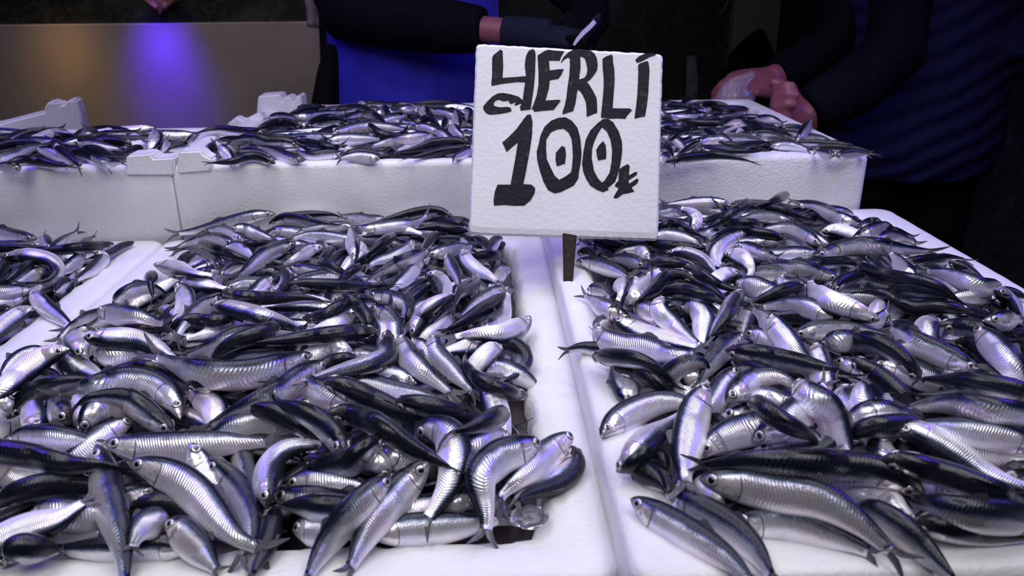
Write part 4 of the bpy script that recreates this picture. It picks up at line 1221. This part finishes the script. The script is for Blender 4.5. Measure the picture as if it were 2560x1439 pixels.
# drawn pieces shorter than a whole fish continue down into the heap
for f in fishes:
    P = f.P; seg = np.linalg.norm(np.diff(P, axis=0), axis=1); L = seg.sum(); f.L0 = L
    want = .108*f.k
    e_ = P[0] if f.tailup else P[-1]; x0, x1, y0, y1 = BOXES[f.box][:4]
    if L < want and x0+.015 < e_[0] < x1-.015 and y0+.02 < e_[1] < y1+.0:
        ext = want-L; n = 7
        if f.tailup: e, d = P[0], P[0]-P[3]
        else: e, d = P[-1], P[-1]-P[-4]
        d = d/np.linalg.norm(d); view = (e-CAM)/np.linalg.norm(e-CAM)
        add = []; c = e.copy()
        for i in range(n):
            dd = d*(1-.13*i)+view*.28*(i+1)*.5+np.array([0, 0, -.12*(i+1)]); dd /= np.linalg.norm(dd); c = c+dd*ext/n; add.append(c.copy())
        P = np.vstack([np.array(add)[::-1], P]) if f.tailup else np.vstack([P, add])
    f.C = P

def frames(C, side, ang, n, up=None):
    """resample centre line and return positions and frames at n+1 points"""
    seg = np.linalg.norm(np.diff(C, axis=0), axis=1); cum = np.concatenate([[0], np.cumsum(seg)]); L = cum[-1]; s = np.linspace(0, L, n)
    P = np.stack([np.interp(s, cum, C[:, i]) for i in range(3)], 1)
    for _ in range(2): P[1:-1] = (P[:-2]+2*P[1:-1]+P[2:])/4
    T = np.gradient(P, axis=0); T /= np.linalg.norm(T, axis=1)[:, None]
    Vw = (CAM-P) if up is None else np.tile(np.array(up, float), (n, 1)); Vw = Vw/np.linalg.norm(Vw, axis=1)[:, None]
    Vw = Vw-T*(Vw*T).sum(1)[:, None]; Vw /= np.linalg.norm(Vw, axis=1)[:, None]
    Sd = np.cross(T, Vw)
    ref = {'u': UX, 'd': -UX, 'r': RX, 'l': -RX}[side]
    if (Sd.mean(0)@ref) < 0: Sd = -Sd
    a = math.radians(ang)
    Dr = Sd*math.cos(a)+Vw*math.sin(a); La = np.cross(T, Dr)
    return P, T, Dr, La, L
class Shape:
    def __init__(s, C, side, ang, hd, hw, up=None, n=48):
        s.P, s.T, s.Dr, s.La, s.L = frames(C, side, ang, n, up); s.g = np.linspace(0, 1, n); s.hd, s.hw = hd, hw
    def at(s, u, a, b):
        u = np.asarray(u, float); f = lambda M: np.stack([np.interp(u, s.g, M[:, i]) for i in range(3)], -1)
        return f(s.P)+f(s.Dr)*np.asarray(a)[..., None]+f(s.La)*np.asarray(b)[..., None]
    def surf(s, u, th, off=0.0):
        u = np.asarray(u, float); th = np.asarray(th, float)
        c, sn = np.cos(th), np.sin(th)
        dt = np.where(c > 0, np.interp(u, US, DT), np.interp(u, US, DB))*s.hd; w = np.interp(u, US, WD)*s.hw
        sh = np.sign(sn)*np.abs(sn)**.86
        return s.at(u, dt*c+off*c, w*sh+off*sn)
def grid_faces(nr, nc, wrap, base=0, flip=False):
    F = []
    for i in range(nr-1):
        for k in range(nc if wrap else nc-1):
            k2 = (k+1) % nc; f = (base+i*nc+k, base+i*nc+k2, base+(i+1)*nc+k2, base+(i+1)*nc+k); F.append(f[::-1] if flip else f)
    return F
def body_geo(sh, nr, nc):
    x = np.linspace(0, 1, nr); u = .885*(x**1.25*.75+x*.25); th = np.arange(nc+1)*2*math.pi/nc
    U, TH = np.meshgrid(u, th, indexing='ij'); V = sh.surf(U, TH).reshape(-1, 3)
    F = grid_faces(nr, nc+1, False); UV = np.stack([U.ravel(), 1-np.abs(1-TH.ravel()/math.pi)], 1)
    F.append(tuple(range(nc))); F.append(tuple((nr-1)*(nc+1)+k for k in range(nc))[::-1])
    return V, F, UV
def tail_geo(sh, rg):
    k = rg.uniform(.40, .78); hd = sh.hd; t = .00035
    us = np.array([.87, .90, .93, .965, 1.0]); outer = np.array([.34, .55, .80, 1.15, 1.5])*k+np.array([.1, .05, 0, 0, 0]); inner = np.array([0, 0, .12, .62, 1.35])*k
    V, F, UV = [], [], []
    bend = rg.uniform(-.5, .5)*.004
    for s_ in (1, -1):
        for z in (1, -1):
            base = len(V)
            for i in range(5):
                for j in range(4):
                    a = (inner[i]+(outer[i]-inner[i])*j/3)*hd*s_; b = z*t*(1-i*.2)+bend*(i/4)**2+.0004*math.sin(j*2+i)
                    V.append(sh.at(us[i], a, b)); UV.append((us[i], j/3+.5*s_))
            F += grid_faces(5, 4, False, base, flip=(s_*z < 0))
    return np.array(V), F, np.array(UV)
def dorsal_geo(sh, rg):
    V, F, UV = [], [], []; h = sh.hd*rg.uniform(.22, .42)
    for z in (1, -1):
        base = len(V)
        for i, u in enumerate((.43, .455, .48, .51, .545)):
            for j in range(3):
                hh = (0, .9, 1, .6, .2)[i]*h*j/2; V.append(sh.at(u+.03*j/2, np.interp(u, US, DT)*sh.hd*.97+hh, z*.0002)); UV.append((u, i*.25+j*.1))
        F += grid_faces(5, 3, False, base, flip=z < 0)
    return np.array(V), F, np.array(UV)
def gill_geo(sh, off=.0005):
    V, F, UV = [], [], []
    for s_ in (1, -1):
        base = len(V); nr, nc = 6, 7
        for i in range(nr):
            for j in range(nc):
                vv = .34+.46*j/(nc-1); u0 = .108; u1 = .192-.22*(vv-.55)**2*2.2; u = u0+(u1-u0)*i/(nr-1)
                edge = off*(0.2 if i in (0,) or j in (0, nc-1) else 1.0); V.append(sh.surf(u, s_*vv*math.pi, edge)); UV.append((u, vv))
        F += grid_faces(nr, nc, False, base, flip=s_ < 0)
    return np.array(V), F, np.array(UV)
def eye_geo(sh, s_, part):
    u0 = .064; r = .0034*sh.hd/HD; th0 = s_*math.pi*.40
    c = sh.surf(u0, th0); e = .002
    du = (sh.surf(u0+e, th0)-sh.surf(u0-e, th0)); du /= np.linalg.norm(du); dv = sh.surf(u0, th0+.15*s_)-sh.surf(u0, th0-.15*s_); dv /= np.linalg.norm(dv)
    nn = np.cross(du, dv)*1.0; nn /= np.linalg.norm(nn); out = c-sh.at(u0, 0, 0)
    if nn@out < 0: nn = -nn
    rr, hh, cen = ((1.18, 1.0, .95, .72, .5), (-.35, -.02, .14, .24, .27), .28) if part == 'eye' else ((.56, .54, .38, .20), (.24, .31, .37, .40), .41)
    V, F, MI = [], [], []; n = 14
    for R_, h_ in zip(rr, hh):
        for k in range(n): a = 2*math.pi*k/n; V.append(c+du*r*R_*math.cos(a)+dv*r*R_*math.sin(a)+nn*r*h_)
    V.append(c+nn*r*cen)
    ff = grid_faces(len(rr), n, True); F += ff; MI += [0 if (part == 'eye' and q_ < n*1) else 1 for q_ in range(len(ff))]
    b = (len(rr)-1)*n
    for k in range(n): F.append((b+k, b+(k+1) % n, len(V)-1)); MI.append(1)
    return np.array(V), F, MI
def make_mesh(name, V, F, UV=None, rnd=None, mi=None):
    me = bpy.data.meshes.new(name); me.from_pydata([tuple(v) for v in np.asarray(V, float)], [], F)
    if UV is not None:
        ul = me.uv_layers.new(name='UVMap'); li = np.empty(len(me.loops), np.int32); me.loops.foreach_get('vertex_index', li)
        ul.data.foreach_set('uv', np.asarray(UV, np.float32)[li].ravel())
    if rnd is not None:
        at = me.attributes.new('rnd', 'FLOAT', 'POINT'); at.data.foreach_set('value', np.broadcast_to(np.asarray(rnd, np.float32), (len(me.vertices),)).copy())
    if mi is not None: me.polygons.foreach_set('material_index', mi)
    me.update(); return me

# how much of each fish shows, on a coarse depth grid
SX = 4; zb = np.full((H//SX+2, W//SX), 9.0); ib = np.full(zb.shape, -1)
for i, f in enumerate(fishes):
    wpx = (f.hd*math.cos(math.radians(f.ang))**2+f.hw*math.sin(math.radians(f.ang))**2)
    for j in range(DEPTH):
        t = f.T[j]; r = wpx*np.interp(j/(DEPTH-1), US, DT)*FPX/(t*SX)*.9; x, y = f.px[j]/SX
        for k in range(2):
            if k and j < DEPTH-1: x, y = (f.px[j]+f.px[j+1])/2/SX
            x0, x1, y0, y1 = int(x-r), int(x+r)+1, int(y-r), int(y+r)+1
            x0, y0 = max(x0, 0), max(y0, 0); x1, y1 = min(x1, zb.shape[1]-1), min(y1, H//SX)
            if x1 <= x0 or y1 <= y0: continue
            yy, xx = np.mgrid[y0:y1, x0:x1]; m = ((xx-x)**2+(yy-y)**2 <= r*r) & (t < zb[y0:y1, x0:x1])
            zb[y0:y1, x0:x1][m] = t; ib[y0:y1, x0:x1][m] = i
yy, xx = np.mgrid[0:ib.shape[0], 0:ib.shape[1]]
ib[(xx*SX > 1178) & (xx*SX < 1652) & (yy*SX > 115) & (yy*SX < 598)] = -1
vis = np.bincount(ib[ib >= 0], minlength=len(fishes))
rank = np.argsort(-vis); singles = [int(i) for i in rank[:300]]; rest = [int(i) for i in rank[300:] if vis[i] > 0]


# labels ---------------------------------------------------------------
BN = {'FL': 'far left front box', 'L': 'left front box', 'R': 'right front box', 'BFL': 'far left rear box', 'BL': 'left rear box', 'BR': 'right rear box'}
def describe(f, i):
    d = f.px[2]-f.px[12 if not f.tailup else 20]; a = math.degrees(math.atan2(-d[1], d[0])) % 360
    hd = ['right', 'upper right', 'up', 'upper left', 'left', 'lower left', 'down', 'lower right'][int((a+22.5)//45) % 8]
    v = np.diff(f.px, axis=0); an = np.unwrap(np.arctan2(v[:, 1], v[:, 0])); turn = math.degrees(an.max()-an.min())
    bend = 'straight' if turn < 22 else 'slightly curved' if turn < 55 else 'bent' if turn < 110 else 'strongly curled'
    look = 'dark-backed' if f.ang >= 58 else ('dark-and-silver' if f.ang >= 32 else 'silver')
    ys, xs = np.nonzero(ib == i); cx_, cy_ = xs.mean()*SX, ys.mean()*SX
    B = BOXES[f.box]; w = pz(cx_, cy_, B[4]+B[5]*.7); x0, x1, y0, y1 = B[:4]
    if f.box in ('FL', 'BFL'):
        x0 = -.75
    tx, ty = (w[0]-x0)/(x1-x0), (w[1]-y0)/(y1-y0)
    nx = 5; cxn = ['left rim', 'left of centre', 'middle', 'right of centre', 'right rim'][int(min(4, max(0, tx*nx)))]
    cyn = ['front', 'near-front', 'mid-depth', 'rear', 'back'][int(min(4, max(0, ty*5)))]
    return look, bend, hd, cyn, cxn, (cx_, cy_)
keys = {}
for i in singles:
    lk, bd, hd, cyn, cxn, c = describe(fishes[i], i)
    fishes[i].lab = f'{bd} {lk} anchovy, head {hd}, {cyn} {cxn}, {BN[fishes[i].box]}'; fishes[i].c = c
    keys.setdefault(fishes[i].lab, []).append(i)
for k, ids in keys.items():
    n_ = len(ids)
    if n_ > 1:
        cs = np.array([fishes[i].c for i in ids]); hz = np.ptp(cs[:, 0]) >= np.ptp(cs[:, 1]); o_ = np.argsort(cs[:, 0] if hz else cs[:, 1])
        two = ('left', 'right') if hz else ('upper', 'lower'); st = ('leftmost', 'rightmost') if hz else ('topmost', 'lowest')
        names = [f'{two[0]} of two: ', f'{two[1]} of two: '] if n_ == 2 else [st[0]+' '] + ([f'middle '] if n_ == 3 else [f'{w_} from {"left" if hz else "top"}: ' for w_ in ('second', 'third', 'fourth', 'fifth', 'sixth')][:n_-2]) + [st[1]+' ']
        for r_, j in enumerate(o_): fishes[ids[j]].lab = names[r_]+k
    for i in ids:
        if len(fishes[i].lab.split()) > 16: fishes[i].lab = fishes[i].lab.replace(' slightly curved', ' curved').replace('dark-and-silver anchovy', 'two-tone anchovy').replace(' of centre', '-centre')
assert len({fishes[i].lab for i in singles}) == len(singles)

# individual fish --------------------------------------------------------
GRP = {'FL': 'anchovies in the far left front box', 'L': 'anchovies in the left front box', 'R': 'anchovies in the right front box', 'BFL': 'anchovies in the far left rear box', 'BL': 'anchovies in the left rear box', 'BR': 'anchovies in the right rear box'}
stuffV, stuffF, stuffUV, stuffR, stuffM = [], [], [], [], []
noff = 0
def add_stuff(V, F, UV, rnd, mi):
    global noff
    stuffV.append(np.asarray(V)); stuffUV.append(np.asarray(UV) if UV is not None else np.zeros((len(V), 2))); stuffR.append(np.full(len(V), rnd))
    stuffF.extend([tuple(i_+noff for i_ in f_) for f_ in F]); stuffM.extend(mi if isinstance(mi, list) else [mi]*len(F)); noff += len(V)
for i in singles:
    f = fishes[i]; rg = random.Random(i); rnd = rg.uniform(.65, 1.0) if f.ang < 35 else rg.uniform(0, .25) if f.ang > 55 else rg.uniform(.3, .7)
    sh = Shape(f.C, f.side, f.ang, f.hd, f.hw)
    big = vis[i] > 60
    root = empty('anchovy', tuple(sh.P[24])); tag(root, f.lab, 'fish', GRP[f.box])
    V, F, UV = body_geo(sh, 34 if big else 24, 22 if big else 14); link_mesh('body', make_mesh('body', V, F, UV, rnd), M_SKIN, root)
    V, F, UV = tail_geo(sh, rg); link_mesh('tail_fin', make_mesh('tail_fin', V, F, UV), M_FIN, root)
    V, F, UV = dorsal_geo(sh, rg); link_mesh('dorsal_fin', make_mesh('dorsal_fin', V, F, UV), M_FIN, root)
    V, F, UV = gill_geo(sh); link_mesh('gill_cover', make_mesh('gill_cover', V, F, UV), M_GILL, root)
    for s_ in (1, -1):
        V, F, MI = eye_geo(sh, s_, 'eye'); e = link_mesh('eye', make_mesh('eye', V, F, mi=MI), [M_SOCKET, M_IRIS], root)
        V, F, MI = eye_geo(sh, s_, 'pupil'); p = link_mesh('pupil', make_mesh('pupil', V, F), M_PUPIL, None); p.parent = e
# the remaining fish and the heap beneath them
for i in rest:
    f = fishes[i]; rg = random.Random(i); sh = Shape(f.C, f.side, f.ang, f.hd, f.hw); rnd = rg.random()
    V, F, UV = body_geo(sh, 22, 12); add_stuff(V, F, UV, rnd, 0)
    V, F, UV = tail_geo(sh, rg); add_stuff(V, F, UV, rnd, 1)
    for s_ in (1, -1):
        V, F, MI = eye_geo(sh, s_, 'eye'); add_stuff(V, F, None, 0, [2+m for m in MI]); V, F, MI = eye_geo(sh, s_, 'pupil'); add_stuff(V, F, None, 0, 4)
rg = random.Random(11)
for b, (x0, x1, y0, y1, zr, hm, yc) in BOXES.items():
    if b in ('FL', 'BFL'): x0 = -.92
    n = int((x1-x0)*(y1-y0)/(.12*.0108))
    for lay in range(2):
        for _ in range(n):
            x, y = rg.uniform(x0+.012, x1-.012), rg.uniform(y0+.012, y1-.012); a = rg.uniform(0, 2*math.pi); cv = rg.uniform(-7, 7); L = rg.uniform(.10, .125)
            m = 8; pts = []; px_, py_, aa = x-math.cos(a)*L/2, y-math.sin(a)*L/2, a-cv*L/2
            for k in range(m):
                pts.append((px_, py_)); px_ += math.cos(aa)*L/(m-1); py_ += math.sin(aa)*L/(m-1); aa += cv*L/(m-1)
            pts = np.array(pts)
            if pts[:, 0].min() < x0+.004 or pts[:, 0].max() > x1-.004 or pts[:, 1].min() < y0+.004 or pts[:, 1].max() > y1-.004: continue
            tilt = rg.uniform(-.006, .006)
            z = heap(pts[:, 0], pts[:, 1], b)-.013-.011*lay+np.linspace(-tilt, tilt, m)+rg.uniform(-.002, .002)
            sh = Shape(np.column_stack([pts, z]), rg.choice('udlr'), rg.choice((10, 40, 65, 75, 80, 85, 70)), HD*.84, HW*.84, up=(0, -.3, 1), n=20)
            V, F, UV = body_geo(sh, 12, 10); add_stuff(V, F, UV, rg.random(), 0)
            if lay == 0:
                V, F, UV = tail_geo(sh, rg); add_stuff(V, F, UV, 0, 1)
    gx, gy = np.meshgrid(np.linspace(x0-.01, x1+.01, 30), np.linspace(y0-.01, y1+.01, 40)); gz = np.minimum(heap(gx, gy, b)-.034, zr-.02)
    add_stuff(np.column_stack([gx.ravel(), gy.ravel(), gz.ravel()]), grid_faces(40, 30, False), np.zeros((1200, 2)), .3, 0)  # dark sheet below the fish, standing in for shade in the gaps
me = make_mesh('anchovy_heap', np.vstack(stuffV), stuffF, np.vstack(stuffUV), np.concatenate(stuffR), stuffM)
o = link_mesh('anchovy_heap', me, [M_SKIN, M_FIN, M_SOCKET, M_IRIS, M_PUPIL])
tag(o, 'heap of small silver and dark anchovies filling the gaps in the foam boxes', 'fish heap', kind='stuff')
print('fish', len(fishes), 'singles', len(singles), 'min vis', vis[singles[-1]], 'stuff verts', noff)
